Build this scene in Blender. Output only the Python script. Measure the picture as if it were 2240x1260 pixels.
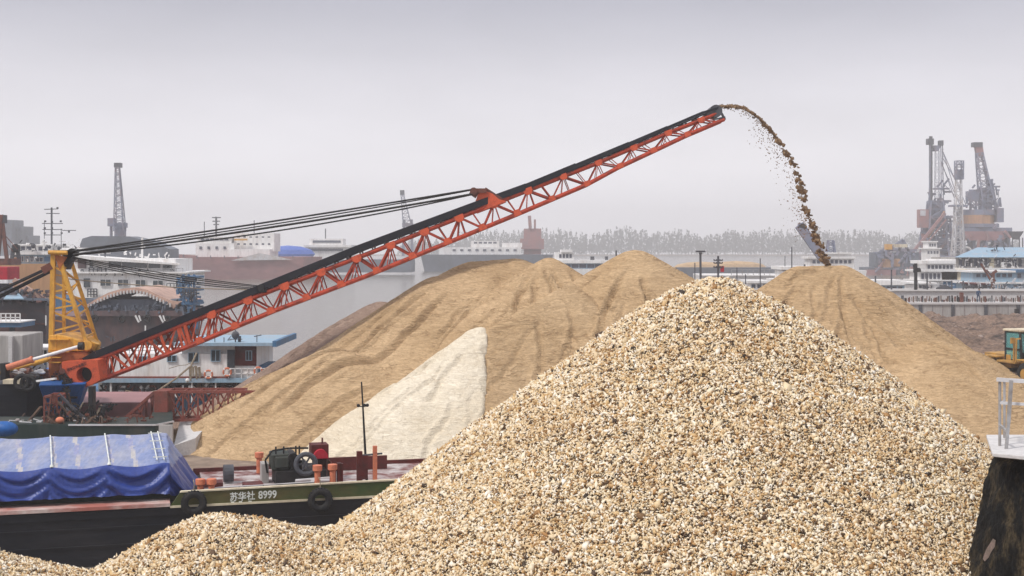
import bpy, math, random
import numpy as np
from mathutils import Vector, Matrix, noise
random.seed(7); RNG = np.random.default_rng(7)
R = math.radians
for o in list(bpy.data.objects): bpy.data.objects.remove(o)
SC = bpy.context.scene; COL = SC.collection
# ---------------- camera, sky, sun, exposure ----------------
F = 3000.0; EYE = 9.0; HZ = 540.0
cam_d = bpy.data.cameras.new('camera'); cam = bpy.data.objects.new('camera', cam_d); COL.objects.link(cam)
cam.location = (0, 0, EYE); cam.rotation_euler = (R(90), 0, 0)
cam_d.sensor_width = 36; cam_d.lens = 36*F/2240; cam_d.shift_y = -(630-HZ)/2240
cam_d.clip_start = 0.3; cam_d.clip_end = 9000
SC.camera = cam
SC.view_settings.view_transform = 'Standard'; SC.view_settings.look = 'None'
SC.view_settings.exposure = 0.0; SC.view_settings.gamma = 1.0
SUN_AZ = (-0.55, -0.42); SUN_EL = R(52)
W = bpy.data.worlds.new('World'); SC.world = W; W.use_nodes = True
nt = W.node_tree; bg = nt.nodes['Background']; bg.inputs['Strength'].default_value = 0.1
sky = nt.nodes.new('ShaderNodeTexSky'); sky.sky_type = 'NISHITA'; sky.sun_disc = False
sky.sun_elevation = SUN_EL; sky.sun_rotation = math.atan2(SUN_AZ[0], SUN_AZ[1]); sky.dust_density = 4; sky.air_density = 1.5
tc = nt.nodes.new('ShaderNodeTexCoord'); sp = nt.nodes.new('ShaderNodeSeparateXYZ'); nt.links.new(tc.outputs['Generated'], sp.inputs[0])
rp = nt.nodes.new('ShaderNodeValToRGB'); nt.links.new(sp.outputs['Z'], rp.inputs[0])
els = rp.color_ramp.elements
els[0].position = 0.0; els[0].color = (1.0, .98, 1.03, 1)
els[1].position = 1.0; els[1].color = (1.0, 1.0, 1.06, 1)
for p_, c_ in ((.06, (1.0, .98, 1.03, 1)), (.12, (.80, .785, .85, 1)), (.18, (.52, .52, .60, 1)), (.26, (.55, .555, .63, 1)), (.5, (.82, .82, .90, 1))):
    e = els.new(p_); e.color = c_
vm = nt.nodes.new('ShaderNodeVectorMath'); vm.operation = 'SCALE'; vm.inputs['Scale'].default_value = 10.0
cn = nt.nodes.new('ShaderNodeTexNoise'); cn.inputs['Scale'].default_value = 5; cn.inputs['Detail'].default_value = 5; cm = nt.nodes.new('ShaderNodeMapping'); cm.inputs['Scale'].default_value = (1, 1, 3.5)
nt.links.new(tc.outputs['Generated'], cm.inputs[0]); nt.links.new(cm.outputs[0], cn.inputs['Vector'])
cr = nt.nodes.new('ShaderNodeMapRange'); cr.inputs[1].default_value = .3; cr.inputs[2].default_value = .7; cr.inputs[3].default_value = 9.5; cr.inputs[4].default_value = 10.5; nt.links.new(cn.outputs[0], cr.inputs[0]); nt.links.new(cr.outputs[0], vm.inputs['Scale'])
nt.links.new(rp.outputs[0], vm.inputs[0])
mx = nt.nodes.new('ShaderNodeMix'); mx.data_type = 'RGBA'; mx.inputs[0].default_value = 0.93
nt.links.new(sky.outputs[0], mx.inputs[6]); nt.links.new(vm.outputs[0], mx.inputs[7]); nt.links.new(mx.outputs[2], bg.inputs['Color'])
sd = bpy.data.lights.new('sun', 'SUN'); sd.energy = 2.5; sd.angle = R(8); sd.color = (1, .96, .9)
sun = bpy.data.objects.new('sun', sd); COL.objects.link(sun)
_h = math.hypot(*SUN_AZ)
_sv = Vector((SUN_AZ[0]/_h*math.cos(SUN_EL), SUN_AZ[1]/_h*math.cos(SUN_EL), math.sin(SUN_EL)))
sun.rotation_euler = _sv.to_track_quat('Z', 'Y').to_euler(); sun.location = (0, -20, 60)
SC.cycles.volume_bounces = 1; SC.cycles.max_bounces = 6; SC.cycles.use_denoising = True
# ---------------- helpers ----------------
def P(px, py, d): return Vector(((px-1120)*d/F, d, EYE-(py-HZ)*d/F))
def tag(o, label=None, cat=None, group=None, kind=None):
    if label: o['label'] = label
    if cat: o['category'] = cat
    if group: o['group'] = group
    if kind: o['kind'] = kind
    return o
def thing(name, label, cat, loc, group=None):
    o = bpy.data.objects.new(name, None); o.location = loc; o.empty_display_size = .3
    COL.objects.link(o); tag(o, label, cat, group); return o
def origin(o):
    v = Vector((0, 0, 0))
    while o: v = v+o.location; o = o.parent
    return v
class MB:
    def __init__(s, T=None): s.v = []; s.f = []; s.T = T
    def add(s, vs, fs):
        n = len(s.v)
        if s.T is not None: vs = [s.T @ Vector(a) for a in vs]
        s.v += [tuple(a) for a in vs]; s.f += [tuple(i+n for i in f) for f in fs]; return s
    def hexa(s, p):   # bottom 4 ccw, top 4 ccw
        return s.add(p, [(3, 2, 1, 0), (4, 5, 6, 7), (0, 1, 5, 4), (1, 2, 6, 5), (2, 3, 7, 6), (3, 0, 4, 7)])
    def box(s, x0, x1, y0, y1, z0, z1):
        return s.hexa([(x0, y0, z0), (x1, y0, z0), (x1, y1, z0), (x0, y1, z0), (x0, y0, z1), (x1, y0, z1), (x1, y1, z1), (x0, y1, z1)])
    def S(s, a, b, t, u, d, dep=1.0):   # block whose front face fills a rectangle at distance d
        p = P(a, t, d); q = P(b, u, d); return s.box(p.x, q.x, d, d+dep, q.z, p.z)
    def bar(s, a, b, w, h=None, up=(0, 0, 1)):
        a = Vector(a); b = Vector(b); h = h or w; d = (b-a)
        if d.length < 1e-6: return s
        d.normalize(); u = Vector(up)
        if abs(d.dot(u)) > .98: u = Vector((0, 1, 0)) if abs(d.y) < .9 else Vector((1, 0, 0))
        r = d.cross(u).normalized(); u = r.cross(d)
        c = [(-w/2, -h/2), (w/2, -h/2), (w/2, h/2), (-w/2, h/2)]
        return s.add([a+r*i+u*j for i, j in c]+[b+r*i+u*j for i, j in c], [(3, 2, 1, 0), (4, 5, 6, 7), (0, 1, 5, 4), (1, 2, 6, 5), (2, 3, 7, 6), (3, 0, 4, 7)])
    def tube(s, a, b, r, r2=None, n=8):
        a = Vector(a); b = Vector(b); r2 = r if r2 is None else r2; d = (b-a).normalized()
        u = Vector((0, 0, 1)) if abs(d.z) < .9 else Vector((1, 0, 0)); x = d.cross(u).normalized(); y = d.cross(x)
        vs = [c+(x*math.cos(2*math.pi*i/n)+y*math.sin(2*math.pi*i/n))*q for c, q in ((a, r), (b, r2)) for i in range(n)]
        return s.add(vs, [tuple(range(n)), tuple(range(2*n-1, n-1, -1))]+[(i, n+i, n+(i+1) % n, (i+1) % n) for i in range(n)])
    def path(s, pts, r, n=6):
        for a, b in zip(pts, pts[1:]): s.tube(a, b, r, n=n)
        return s
    def prism(s, poly, y0, y1):   # poly in x,z extruded along y
        n = len(poly)
        return s.add([(x, y0, z) for x, z in poly]+[(x, y1, z) for x, z in poly],
                     [tuple(range(n)), tuple(range(2*n-1, n-1, -1))]+[(i, n+i, n+(i+1) % n, (i+1) % n) for i in range(n)])
    def plan(s, poly, z0, z1, poly2=None):   # poly in x,y lofted from z0 to z1
        n = len(poly); p2 = poly2 or poly
        return s.add([(x, y, z0) for x, y in poly]+[(x, y, z1) for x, y in p2],
                     [tuple(range(n-1, -1, -1)), tuple(range(n, 2*n))]+[(i, (i+1) % n, n+(i+1) % n, n+i) for i in range(n)])
    def ball(s, c, r, nu=8, nv=6, sc=(1, 1, 1)):
        c = Vector(c); vs = [c+Vector((0, 0, r*sc[2]))]
        for j in range(1, nv):
            t = math.pi*j/nv
            for i in range(nu):
                p = 2*math.pi*i/nu; vs.append(c+Vector((r*sc[0]*math.sin(t)*math.cos(p), r*sc[1]*math.sin(t)*math.sin(p), r*sc[2]*math.cos(t))))
        vs.append(c-Vector((0, 0, r*sc[2]))); fs = []
        for i in range(nu):
            k = (i+1) % nu; fs.append((0, 1+i, 1+k)); L = 1+(nv-2)*nu; fs.append((L+k, L+i, len(vs)-1))
            for j in range(nv-2): a = 1+j*nu; fs.append((a+i, a+nu+i, a+nu+k, a+k))
        return s.add(vs, fs)
    def ring(s, c, R0, r, axis='y', n=24, m=8):
        vs = []
        for i in range(n):
            a = 2*math.pi*i/n
            for j in range(m):
                b = 2*math.pi*j/m; q = R0+r*math.cos(b); w = r*math.sin(b)
                p = (q*math.cos(a), w, q*math.sin(a)) if axis == 'y' else (q*math.cos(a), q*math.sin(a), w)
                vs.append(Vector(c)+Vector(p))
        return s.add(vs, [(i*m+j, i*m+(j+1) % m, ((i+1) % n)*m+(j+1) % m, ((i+1) % n)*m+j) for i in range(n) for j in range(m)])
    def build(s, name, mat, parent=None, smooth=False, bevel=0):
        me = bpy.data.meshes.new(name); o = origin(parent) if parent else Vector((0, 0, 0))
        me.from_pydata([(a[0]-o.x, a[1]-o.y, a[2]-o.z) for a in s.v], [], s.f); me.validate()
        me.materials.append(mat)
        import bmesh
        bm = bmesh.new(); bm.from_mesh(me); bmesh.ops.recalc_face_normals(bm, faces=bm.faces); bm.to_mesh(me); bm.free()
        if smooth: me.shade_smooth()
        ob = bpy.data.objects.new(name, me); COL.objects.link(ob)
        if parent: ob.parent = parent
        if bevel:
            b = ob.modifiers.new('bevel', 'BEVEL'); b.width = bevel; b.segments = 2; b.limit_method = 'ANGLE'
        return ob
def clone(root, loc, label=None):
    r = root.copy(); COL.objects.link(r); r.location = loc
    if label: r['label'] = label
    for ch in list(root.children):
        c = ch.copy(); COL.objects.link(c); c.parent = r
        for g in ch.children:
            k = g.copy(); COL.objects.link(k); k.parent = c
    return r
def clutter(root, nm, m_, x0, x1, y0, y1, d, n_, w_, dep=6, L_=(4, 22)):
    h = MB()
    for i in range(n_):
        x, y = random.uniform(x0, x1), random.uniform(y0, y1); l = random.uniform(*L_); k = random.choice((0, 1, 1, 2)); dd = d+random.uniform(0, dep)
        e = (x+(l if k == 0 else random.uniform(-3, 3) if k == 1 else l*.6), y+(0 if k == 0 else l if k == 1 else random.choice((-1, 1))*l*.7))
        h.bar(P(x, y, dd), P(*e, dd), w_*random.uniform(.4, 1.4))
        if random.random() < .25: q = random.uniform(2, 6); h.S(x, x+q, y, y+q*.8, dd, w_*3)
    o = h.build(nm, M[m_], root); o['kind'] = 'stuff'; return o
# ---------------- materials ----------------
MT = {}
def mat(name, col, col2=None, rough=.6, metal=0, scale=1.5, lo=.45, hi=.7, stretch=(1, 1, 1), bump=.1, bscale=None, spec=.3, detail=8, fine=.12):
    m = bpy.data.materials.new(name); m.use_nodes = True; n = m.node_tree; L = n.links; b = n.nodes['Principled BSDF']
    b.inputs['Roughness'].default_value = rough; b.inputs['Metallic'].default_value = metal; b.inputs['Specular IOR Level'].default_value = spec
    g = n.nodes.new('ShaderNodeNewGeometry')
    mp = n.nodes.new('ShaderNodeMapping'); L.new(g.outputs['Position'], mp.inputs[0]); mp.inputs['Scale'].default_value = stretch
    nz = n.nodes.new('ShaderNodeTexNoise'); nz.inputs['Scale'].default_value = scale; nz.inputs['Detail'].default_value = detail; nz.inputs['Roughness'].default_value = .65
    L.new(mp.outputs[0], nz.inputs['Vector'])
    mr = n.nodes.new('ShaderNodeMapRange'); mr.inputs[1].default_value = lo; mr.inputs[2].default_value = hi; L.new(nz.outputs[0], mr.inputs[0])
    mi = n.nodes.new('ShaderNodeMix'); mi.data_type = 'RGBA'; L.new(mr.outputs[0], mi.inputs[0])
    mi.inputs[6].default_value = (*col, 1); mi.inputs[7].default_value = (*(col2 or tuple(c*.6 for c in col)), 1)
    n2 = n.nodes.new('ShaderNodeTexNoise'); n2.inputs['Scale'].default_value = scale*7; n2.inputs['Detail'].default_value = 5; L.new(mp.outputs[0], n2.inputs['Vector'])
    mr2 = n.nodes.new('ShaderNodeMapRange'); mr2.inputs[1].default_value = .3; mr2.inputs[2].default_value = .7; mr2.inputs[3].default_value = 1-fine; mr2.inputs[4].default_value = 1+fine; L.new(n2.outputs[0], mr2.inputs[0])
    ml = n.nodes.new('ShaderNodeVectorMath'); ml.operation = 'SCALE'; L.new(mi.outputs[2], ml.inputs[0]); L.new(mr2.outputs[0], ml.inputs['Scale'])
    L.new(ml.outputs[0], b.inputs['Base Color'])
    if bump:
        bp = n.nodes.new('ShaderNodeBump'); bp.inputs['Strength'].default_value = bump; bp.inputs['Distance'].default_value = .05
        L.new(n2.outputs[0], bp.inputs['Height']); L.new(bp.outputs[0], b.inputs['Normal'])
    MT[name] = m; return m
V = (1, 1, .15)   # vertical streaks
mat('white', (.78, .77, .76), (.50, .42, .36), scale=1.2, lo=.52, hi=.85, stretch=V)
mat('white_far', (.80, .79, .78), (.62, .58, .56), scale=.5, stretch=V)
mat('cream', (.68, .60, .44), (.45, .36, .25), scale=.8, stretch=V)
mat('black', (.012, .012, .014), (.03, .028, .026), scale=1.5, rough=.5)
mat('hull_black', (.012, .014, .020), (.035, .032, .035), scale=.7, lo=.4, hi=.8, rough=.45, stretch=(.4, 1, 1.5), bump=.3)
mat('belt', (.010, .012, .020), (.02, .022, .03), rough=.55)
mat('green', (.055, .085, .028), (.12, .085, .035), scale=1.2, lo=.42, hi=.72, stretch=(.4, 1, 1.2), rough=.5)
mat('dark_green', (.02, .035, .032), (.06, .06, .05), scale=1, stretch=V)
mat('red_deck', (.11, .018, .016), (.05, .02, .018), scale=2)
mat('redwhite', (.42, .15, .12), (.62, .52, .48), scale=1.1, lo=.4, hi=.62, stretch=(.5, 1, 1))
mat('salmon', (.62, .20, .11), (.36, .12, .08), scale=4, lo=.5, hi=.75)
mat('orange', (.48, .060, .028), (.17, .034, .026), scale=2.6, lo=.45, hi=.68, rough=.5)
mat('orange_light', (.60, .10, .04), (.28, .05, .03), scale=3, lo=.5, hi=.74, rough=.5)
mat('yellow', (.66, .34, .05), (.36, .15, .04), scale=2.0, lo=.5, hi=.75, rough=.5, stretch=(1, 1, .4))
mat('rust_orange', (.42, .13, .04), (.20, .07, .03), scale=3)
mat('rust', (.16, .055, .038), (.07, .035, .03), scale=2)
mat('truss_red', (.22, .060, .045), (.13, .06, .05), scale=2)
mat('hull_rust', (.20, .105, .095), (.085, .075, .085), scale=.35, lo=.4, hi=.6, stretch=(1, 1, .25), bump=.3)
mat('hull_dark', (.055, .05, .06), (.14, .06, .05), scale=.5, lo=.48, hi=.7, stretch=(.5, 1, 1))
mat('hull_mauve', (.34, .17, .17), (.24, .14, .15), scale=.12, stretch=(.5, 1, 1))
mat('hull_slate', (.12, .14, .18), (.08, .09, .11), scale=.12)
mat('tan_hull', (.52, .29, .14), (.42, .22, .12), scale=.4, stretch=V)
mat('arch', (.55, .36, .28), (.36, .22, .18), scale=1.2)
mat('blue', (.012, .10, .34), (.02, .07, .18), scale=1.2, lo=.5, hi=.75, rough=.5)
mat('light_blue', (.26, .39, .50), (.34, .37, .41), scale=1, stretch=V)
mat('mid_blue', (.06, .16, .30), (.10, .13, .18), scale=1, stretch=V)
mat('steel', (.42, .42, .43), (.26, .23, .21), scale=2, metal=.3, rough=.5)
mat('steel_dark', (.08, .085, .10), (.05, .045, .05), scale=1)
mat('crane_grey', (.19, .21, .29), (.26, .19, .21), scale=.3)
mat('crane_red', (.34, .17, .16), (.25, .17, .18), scale=.4)
mat('pale_steel', (.55, .55, .57), (.45, .38, .34), scale=.4)
mat('concrete', (.42, .40, .385), (.26, .24, .225), scale=.8, stretch=V, bump=.4, rough=.9)
mat('concrete_pale', (.58, .565, .56), (.46, .44, .43), scale=1.5, bump=.2, rough=.9, lo=.5, hi=.8)
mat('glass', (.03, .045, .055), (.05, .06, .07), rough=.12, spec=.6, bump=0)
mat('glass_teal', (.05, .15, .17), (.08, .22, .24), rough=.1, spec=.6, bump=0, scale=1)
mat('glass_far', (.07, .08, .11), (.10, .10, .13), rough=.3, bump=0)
mat('rubber', (.014, .014, .016), (.04, .037, .034), rough=.8, scale=5, bump=.4)
mat('rope', (.30, .24, .17), (.16, .13, .10), scale=8)
mat('red', (.45, .02, .04), (.30, .02, .03), scale=2)
mat('white_paint', (.72, .74, .70), (.50, .52, .46), scale=6, bump=0)
mat('lettering_dark', (.08, .015, .012), (.14, .03, .02), scale=6, bump=0)
mat('wood', (.16, .10, .07), (.07, .05, .045), scale=3, stretch=(1, 1, .3))
mat('loader_yellow', (.50, .27, .06), (.24, .15, .07), scale=2)
mat('skin', (.40, .24, .17), bump=0); mat('jacket', (.03, .06, .12), bump=0); mat('hair', (.015, .012, .01), bump=0)
mat('pebble_bed', (.09, .06, .035), (.04, .028, .018), scale=9, rough=1, bump=.5)  # bed colour darkened so gaps between the stones read as shadow
mat('slab_earth', (.17, .11, .085), (.085, .06, .052), scale=.8, rough=1, bump=.6, fine=.4)
mat('ground', (.26, .20, .155), (.17, .115, .09), scale=.35, rough=1, bump=.4, fine=.25)
mat('mud_heap', (.20, .135, .10), (.045, .033, .028), scale=.7, rough=1, bump=1, fine=.4)
mat('wood_far', (.06, .068, .05), (.04, .05, .04), rough=1)
mat('bark_rock', (.006, .006, .006), (.075, .055, .03), scale=2.6, lo=.47, hi=.66, rough=.95, bump=1, stretch=(1.8, 1.4, .5), fine=.8)
mat('sheet_blue', (.05, .13, .50), (.10, .18, .55), rough=.45)
def sand_mat(name, c1, c2, c3, sc=1.0, lines=.5, grain=.12):
    m = bpy.data.materials.new(name); m.use_nodes = True; n = m.node_tree; L = n.links; b = n.nodes['Principled BSDF']
    b.inputs['Roughness'].default_value = 1; b.inputs['Specular IOR Level'].default_value = .05
    g = n.nodes.new('ShaderNodeNewGeometry')
    def nz(scale, st, det=6, rg=.6, dist=0):
        mp = n.nodes.new('ShaderNodeMapping'); L.new(g.outputs['Position'], mp.inputs[0]); mp.inputs['Scale'].default_value = st
        z = n.nodes.new('ShaderNodeTexNoise'); z.inputs['Scale'].default_value = scale; z.inputs['Detail'].default_value = det; z.inputs['Roughness'].default_value = rg; z.inputs['Distortion'].default_value = dist
        L.new(mp.outputs[0], z.inputs['Vector']); return z.outputs[0]
    def mrange(s, a, b_, c=0, d=1):
        r = n.nodes.new('ShaderNodeMapRange'); r.inputs[1].default_value = a; r.inputs[2].default_value = b_; r.inputs[3].default_value = c; r.inputs[4].default_value = d; L.new(s, r.inputs[0]); return r.outputs[0]
    def mix(f, a, b_):
        k = n.nodes.new('ShaderNodeMix'); k.data_type = 'RGBA'; L.new(f, k.inputs[0])
        for i, x in ((6, a), (7, b_)):
            if isinstance(x, tuple): k.inputs[i].default_value = (*x, 1)
            else: L.new(x, k.inputs[i])
        return k.outputs[2]
    big = nz(.35*sc, (1, 1, 1)); rip = nz(1.0*sc, (1, .45, 5.5), 9, .72, .35); fine = nz(14*sc, (1, 1, 1.6), 4, .7); crust = nz(3.2*sc, (1, .6, 3.2), 6, .7, .3)
    c = mix(mrange(big, .4, .62), c1, c2)
    c = mix(mrange(rip, .36, .47, lines*.45, 0), c, c3)
    c = mix(mrange(crust, .33, .43, lines*.5, 0), c, c3)
    c = mix(mrange(fine, .3, .48, grain*2.5, 0), c, c3)
    def lines_(src, wd, k):
        a = n.nodes.new('ShaderNodeMath'); a.operation = 'SUBTRACT'; L.new(src, a.inputs[0]); a.inputs[1].default_value = .5
        q = n.nodes.new('ShaderNodeMath'); q.operation = 'ABSOLUTE'; L.new(a.outputs[0], q.inputs[0]); return mrange(q.outputs[0], 0, wd, k, 0)
    l1 = lines_(nz(1.5*sc, (.9, .5, 4.2), 3, .55, .5), .06, 1); msk = mrange(nz(.8*sc, (1, 1, 2), 3), .42, .6)
    mm = n.nodes.new('ShaderNodeMath'); mm.operation = 'MULTIPLY'; L.new(l1, mm.inputs[0]); L.new(msk, mm.inputs[1])
    l2 = lines_(nz(3.4*sc, (.8, .5, 4.6), 3, .55, .4), .07, .5)
    mx_ = n.nodes.new('ShaderNodeMath'); mx_.operation = 'MAXIMUM'; L.new(mm.outputs[0], mx_.inputs[0]); L.new(l2, mx_.inputs[1])
    ms_ = n.nodes.new('ShaderNodeMath'); ms_.operation = 'MULTIPLY'; L.new(mx_.outputs[0], ms_.inputs[0]); ms_.inputs[1].default_value = lines*1.35
    c = mix(ms_.outputs[0], c, c3)
    L.new(c, b.inputs['Base Color'])
    ad = n.nodes.new('ShaderNodeMath'); ad.operation = 'MULTIPLY_ADD'; L.new(mrange(rip, .3, .6), ad.inputs[0]); ad.inputs[1].default_value = 1.4; L.new(mrange(crust, .3, .6, 0, .6), ad.inputs[2])
    a2 = n.nodes.new('ShaderNodeMath'); a2.operation = 'ADD'; L.new(ad.outputs[0], a2.inputs[0]); L.new(mrange(fine, .3, .7, 0, .25), a2.inputs[1])
    a3 = n.nodes.new('ShaderNodeMath'); a3.operation = 'SUBTRACT'; L.new(a2.outputs[0], a3.inputs[0]); L.new(mx_.outputs[0], a3.inputs[1]); a2 = a3
    bp = n.nodes.new('ShaderNodeBump'); bp.inputs['Strength'].default_value = .9; bp.inputs['Distance'].default_value = .04; L.new(a2.outputs[0], bp.inputs['Height']); L.new(bp.outputs[0], b.inputs['Normal'])
    MT[name] = m; return m
sand_mat('sand_brown', (.64, .455, .27), (.555, .385, .22), (.22, .13, .065), lines=.50, grain=.12)
sand_mat('sand_pale', (.86, .77, .62), (.80, .70, .54), (.52, .39, .24), lines=.26, grain=.03)
sand_mat('sand_pink', (.44, .32, .25), (.34, .24, .19), (.15, .095, .08), sc=1.6)
# pebbles: one colour per stone
m = bpy.data.materials.new('pebble'); m.use_nodes = True; n = m.node_tree; b = n.nodes['Principled BSDF']; b.inputs['Roughness'].default_value = .75
g = n.nodes.new('ShaderNodeNewGeometry'); r = n.nodes.new('ShaderNodeValToRGB'); n.links.new(g.outputs['Random Per Island'], r.inputs[0]); z_ = n.nodes.new('ShaderNodeTexNoise'); z_.inputs['Scale'].default_value = 1.1; z_.inputs['Detail'].default_value = 6; n.links.new(g.outputs['Position'], z_.inputs['Vector'])
q_ = n.nodes.new('ShaderNodeMapRange'); q_.inputs[1].default_value = .45; q_.inputs[2].default_value = .72; q_.inputs[3].default_value = 0; q_.inputs[4].default_value = .5; n.links.new(z_.outputs[0], q_.inputs[0])
m_ = n.nodes.new('ShaderNodeMix'); m_.data_type = 'RGBA'; m_.blend_type = 'MULTIPLY'; n.links.new(q_.outputs[0], m_.inputs[0]); n.links.new(r.outputs[0], m_.inputs[6]); m_.inputs[7].default_value = (.80, .66, .48, 1); n.links.new(m_.outputs[2], b.inputs['Base Color'])
E_ = r.color_ramp.elements; E_[0].color = (.035, .025, .018, 1); E_[1].color = (.90, .85, .76, 1)
for p_, c_ in ((.08, (.12, .065, .03)), (.15, (.42, .23, .085)), (.27, (.62, .43, .21)), (.44, (.74, .58, .36)), (.65, (.81, .69, .49)), (.86, (.86, .77, .62))):
    e = E_.new(p_); e.color = (*c_, 1)
MT['pebble'] = m
# clods
mat('clod', (.17, .105, .06), (.40, .27, .15), scale=3, rough=1)
# water
m = bpy.data.materials.new('water'); m.use_nodes = True; n = m.node_tree; b = n.nodes['Principled BSDF']
b.inputs['Base Color'].default_value = (.16, .14, .115, 1); b.inputs['Roughness'].default_value = .18; b.inputs['IOR'].default_value = 1.33
g = n.nodes.new('ShaderNodeNewGeometry'); mp = n.nodes.new('ShaderNodeMapping'); mp.inputs['Scale'].default_value = (.5, 1.4, 1); n.links.new(g.outputs['Position'], mp.inputs[0])
z = n.nodes.new('ShaderNodeTexNoise'); z.inputs['Scale'].default_value = 1.1; z.inputs['Detail'].default_value = 5; n.links.new(mp.outputs[0], z.inputs['Vector'])
bp = n.nodes.new('ShaderNodeBump'); bp.inputs['Strength'].default_value = .5; bp.inputs['Distance'].default_value = .12; n.links.new(z.outputs[0], bp.inputs['Height']); n.links.new(bp.outputs[0], b.inputs['Normal'])
MT['water'] = m
# tarpaulin: blue weave, roof painted paler for sky light and fading, dusty along creases
m = mat('tarp', (.008, .032, .22), (.022, .06, .30), scale=1.6, lo=.4, hi=.75, rough=.42, spec=.5, bump=.25, fine=.15)
m.node_tree.nodes['Principled BSDF'].inputs['Sheen Weight'].default_value = .15
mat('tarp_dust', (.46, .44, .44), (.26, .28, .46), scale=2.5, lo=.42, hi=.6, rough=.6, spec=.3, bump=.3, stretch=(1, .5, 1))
mat('tarp_lit_faded', (.20, .25, .44), (.38, .38, .43), scale=1.3, lo=.45, hi=.72, rough=.45, spec=.5, bump=.3, stretch=(1.6, .35, 1), fine=.12)  # roof cloth: sky sheen and top light put into the faded colour
M = MT
# ---------------- setting ----------------
def struct(name, mb, m): o = mb.build(name, m); o['kind'] = 'structure'; return o
w = MB(); w.add([(-2880, -45, 0), (2880, -45, 0), (2880, 1590, 0), (-2880, 1590, 0)], [(0, 1, 2, 3)]); struct('water', w, M['water'])
land = [(-40, -6), (130, -6), (160, 156), (37, 156), (24, 120), (6, 100), (-9, 92), (-15, 72), (-15.5, 49), (5, 49), (5, 42.5), (-4, 38), (-10.5, 31.2), (-40, 29)]
g = MB(); g.plan(land, -2, 1.0); struct('ground', g, M['ground'])
# ---------------- heaps ----------------
def heightfield(name, label, apexes, box, base, m, res=.15, grooves=(), nz=(.12, .5), cat='heap', fn=None, k=.25):
    x0, x1, y0, y1 = box
    xs = np.arange(x0, x1+res/2, res); ys = np.arange(y0, y1+res/2, res); X, Y = np.meshgrid(xs, ys)
    Z = np.full(X.shape, base-.5)
    for ap in apexes:
        if len(ap) == 5: ax, ay, az, t, r = ap; bx, by, bz = ax, ay, az
        else: ax, ay, az, bx, by, bz, t, r = ap
        dx, dy = bx-ax, by-ay; L = dx*dx+dy*dy
        u = np.clip(((X-ax)*dx+(Y-ay)*dy)/L, 0, 1) if L > 0 else 0*X
        d = np.hypot(X-ax-u*dx, Y-ay-u*dy); z = az+u*(bz-az)-t*(np.sqrt(d*d+r*r)-r)
        Z = np.maximum(Z, z)+k*np.exp(-np.abs(Z-z)/k)*.35
    up = np.clip((Z-base)/1.5, 0, 1)
    N = np.zeros(X.shape); fl = N.ravel(); xf = X.ravel(); yf = Y.ravel()
    for i in range(len(fl)):
        v = (xf[i], yf[i], 3.3)
        fl[i] = noise.noise((xf[i]*nz[1], yf[i]*nz[1], 1.7))+.5*noise.noise((xf[i]*nz[1]*2.7, yf[i]*nz[1]*2.7, 5.1))+.3*noise.noise((xf[i]*nz[1]*7, yf[i]*nz[1]*7, 9.1))
    Z = Z+nz[0]*N*up
    rl = random.Random(len(xs)); ap = apexes[0]; grooves = list(grooves)
    if 'brown' in label:
        for _ in range(16):
            an = rl.uniform(-2.9, -.2); r0 = rl.uniform(.8, 4); r1 = r0+rl.uniform(2, 6); cx_, cy_ = (ap[0], ap[1]) if rl.random() < .5 or len(ap) == 5 else (ap[3], ap[4]); an2 = an+rl.uniform(-.12, .12)
            grooves.append(((cx_+r0*math.cos(an), cy_+r0*math.sin(an)), (cx_+r1*math.cos(an2), cy_+r1*math.sin(an2)), rl.uniform(.07, .11), rl.uniform(.06, .15)))
    for (p, q, w, dp) in grooves:
        dx, dy = q[0]-p[0], q[1]-p[1]; L = dx*dx+dy*dy
        u = np.clip(((X-p[0])*dx+(Y-p[1])*dy)/L, 0, 1); wob = .10*np.sin(u*9+p[0]*3)+.03*np.sin(u*37)
        sd = ((X-p[0])*dy-(Y-p[1])*dx)/math.sqrt(L)+wob; inside = np.clip(1-np.abs(u-.5)*2, 0, .25)*4
        Z = Z-dp*np.exp(-(sd/w)**2)*inside+dp*.6*np.exp(-((sd-w*1.8)/w)**2)*inside
    if fn: Z = fn(X, Y, Z)
    keep = Z > base-.25; ny, nx = X.shape
    idx = np.arange(nx*ny).reshape(ny, nx)
    q = keep[:-1, :-1] | keep[1:, :-1] | keep[:-1, 1:] | keep[1:, 1:]
    fs = np.stack([idx[:-1, :-1][q], idx[:-1, 1:][q], idx[1:, 1:][q], idx[1:, :-1][q]], 1)
    used = np.unique(fs); rm = -np.ones(nx*ny, int); rm[used] = np.arange(len(used)); fs = rm[fs]
    ox, oy = (x0+x1)/2, (y0+y1)/2
    co = np.stack([X.ravel()[used]-ox, Y.ravel()[used]-oy, Z.ravel()[used]-base], 1)
    me = bpy.data.meshes.new(name); me.vertices.add(len(co)); me.vertices.foreach_set('co', co.ravel().astype(np.float32))
    me.loops.add(fs.size); me.loops.foreach_set('vertex_index', fs.ravel().astype(np.int32)); me.polygons.add(len(fs))
    me.polygons.foreach_set('loop_start', np.arange(0, fs.size, 4, dtype=np.int32)); me.update(calc_edges=True); me.shade_smooth()
    me.materials.append(m); o = bpy.data.objects.new(name, me); o.location = (ox, oy, base); COL.objects.link(o); tag(o, label, cat)
    return o, X, Y, Z
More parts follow.
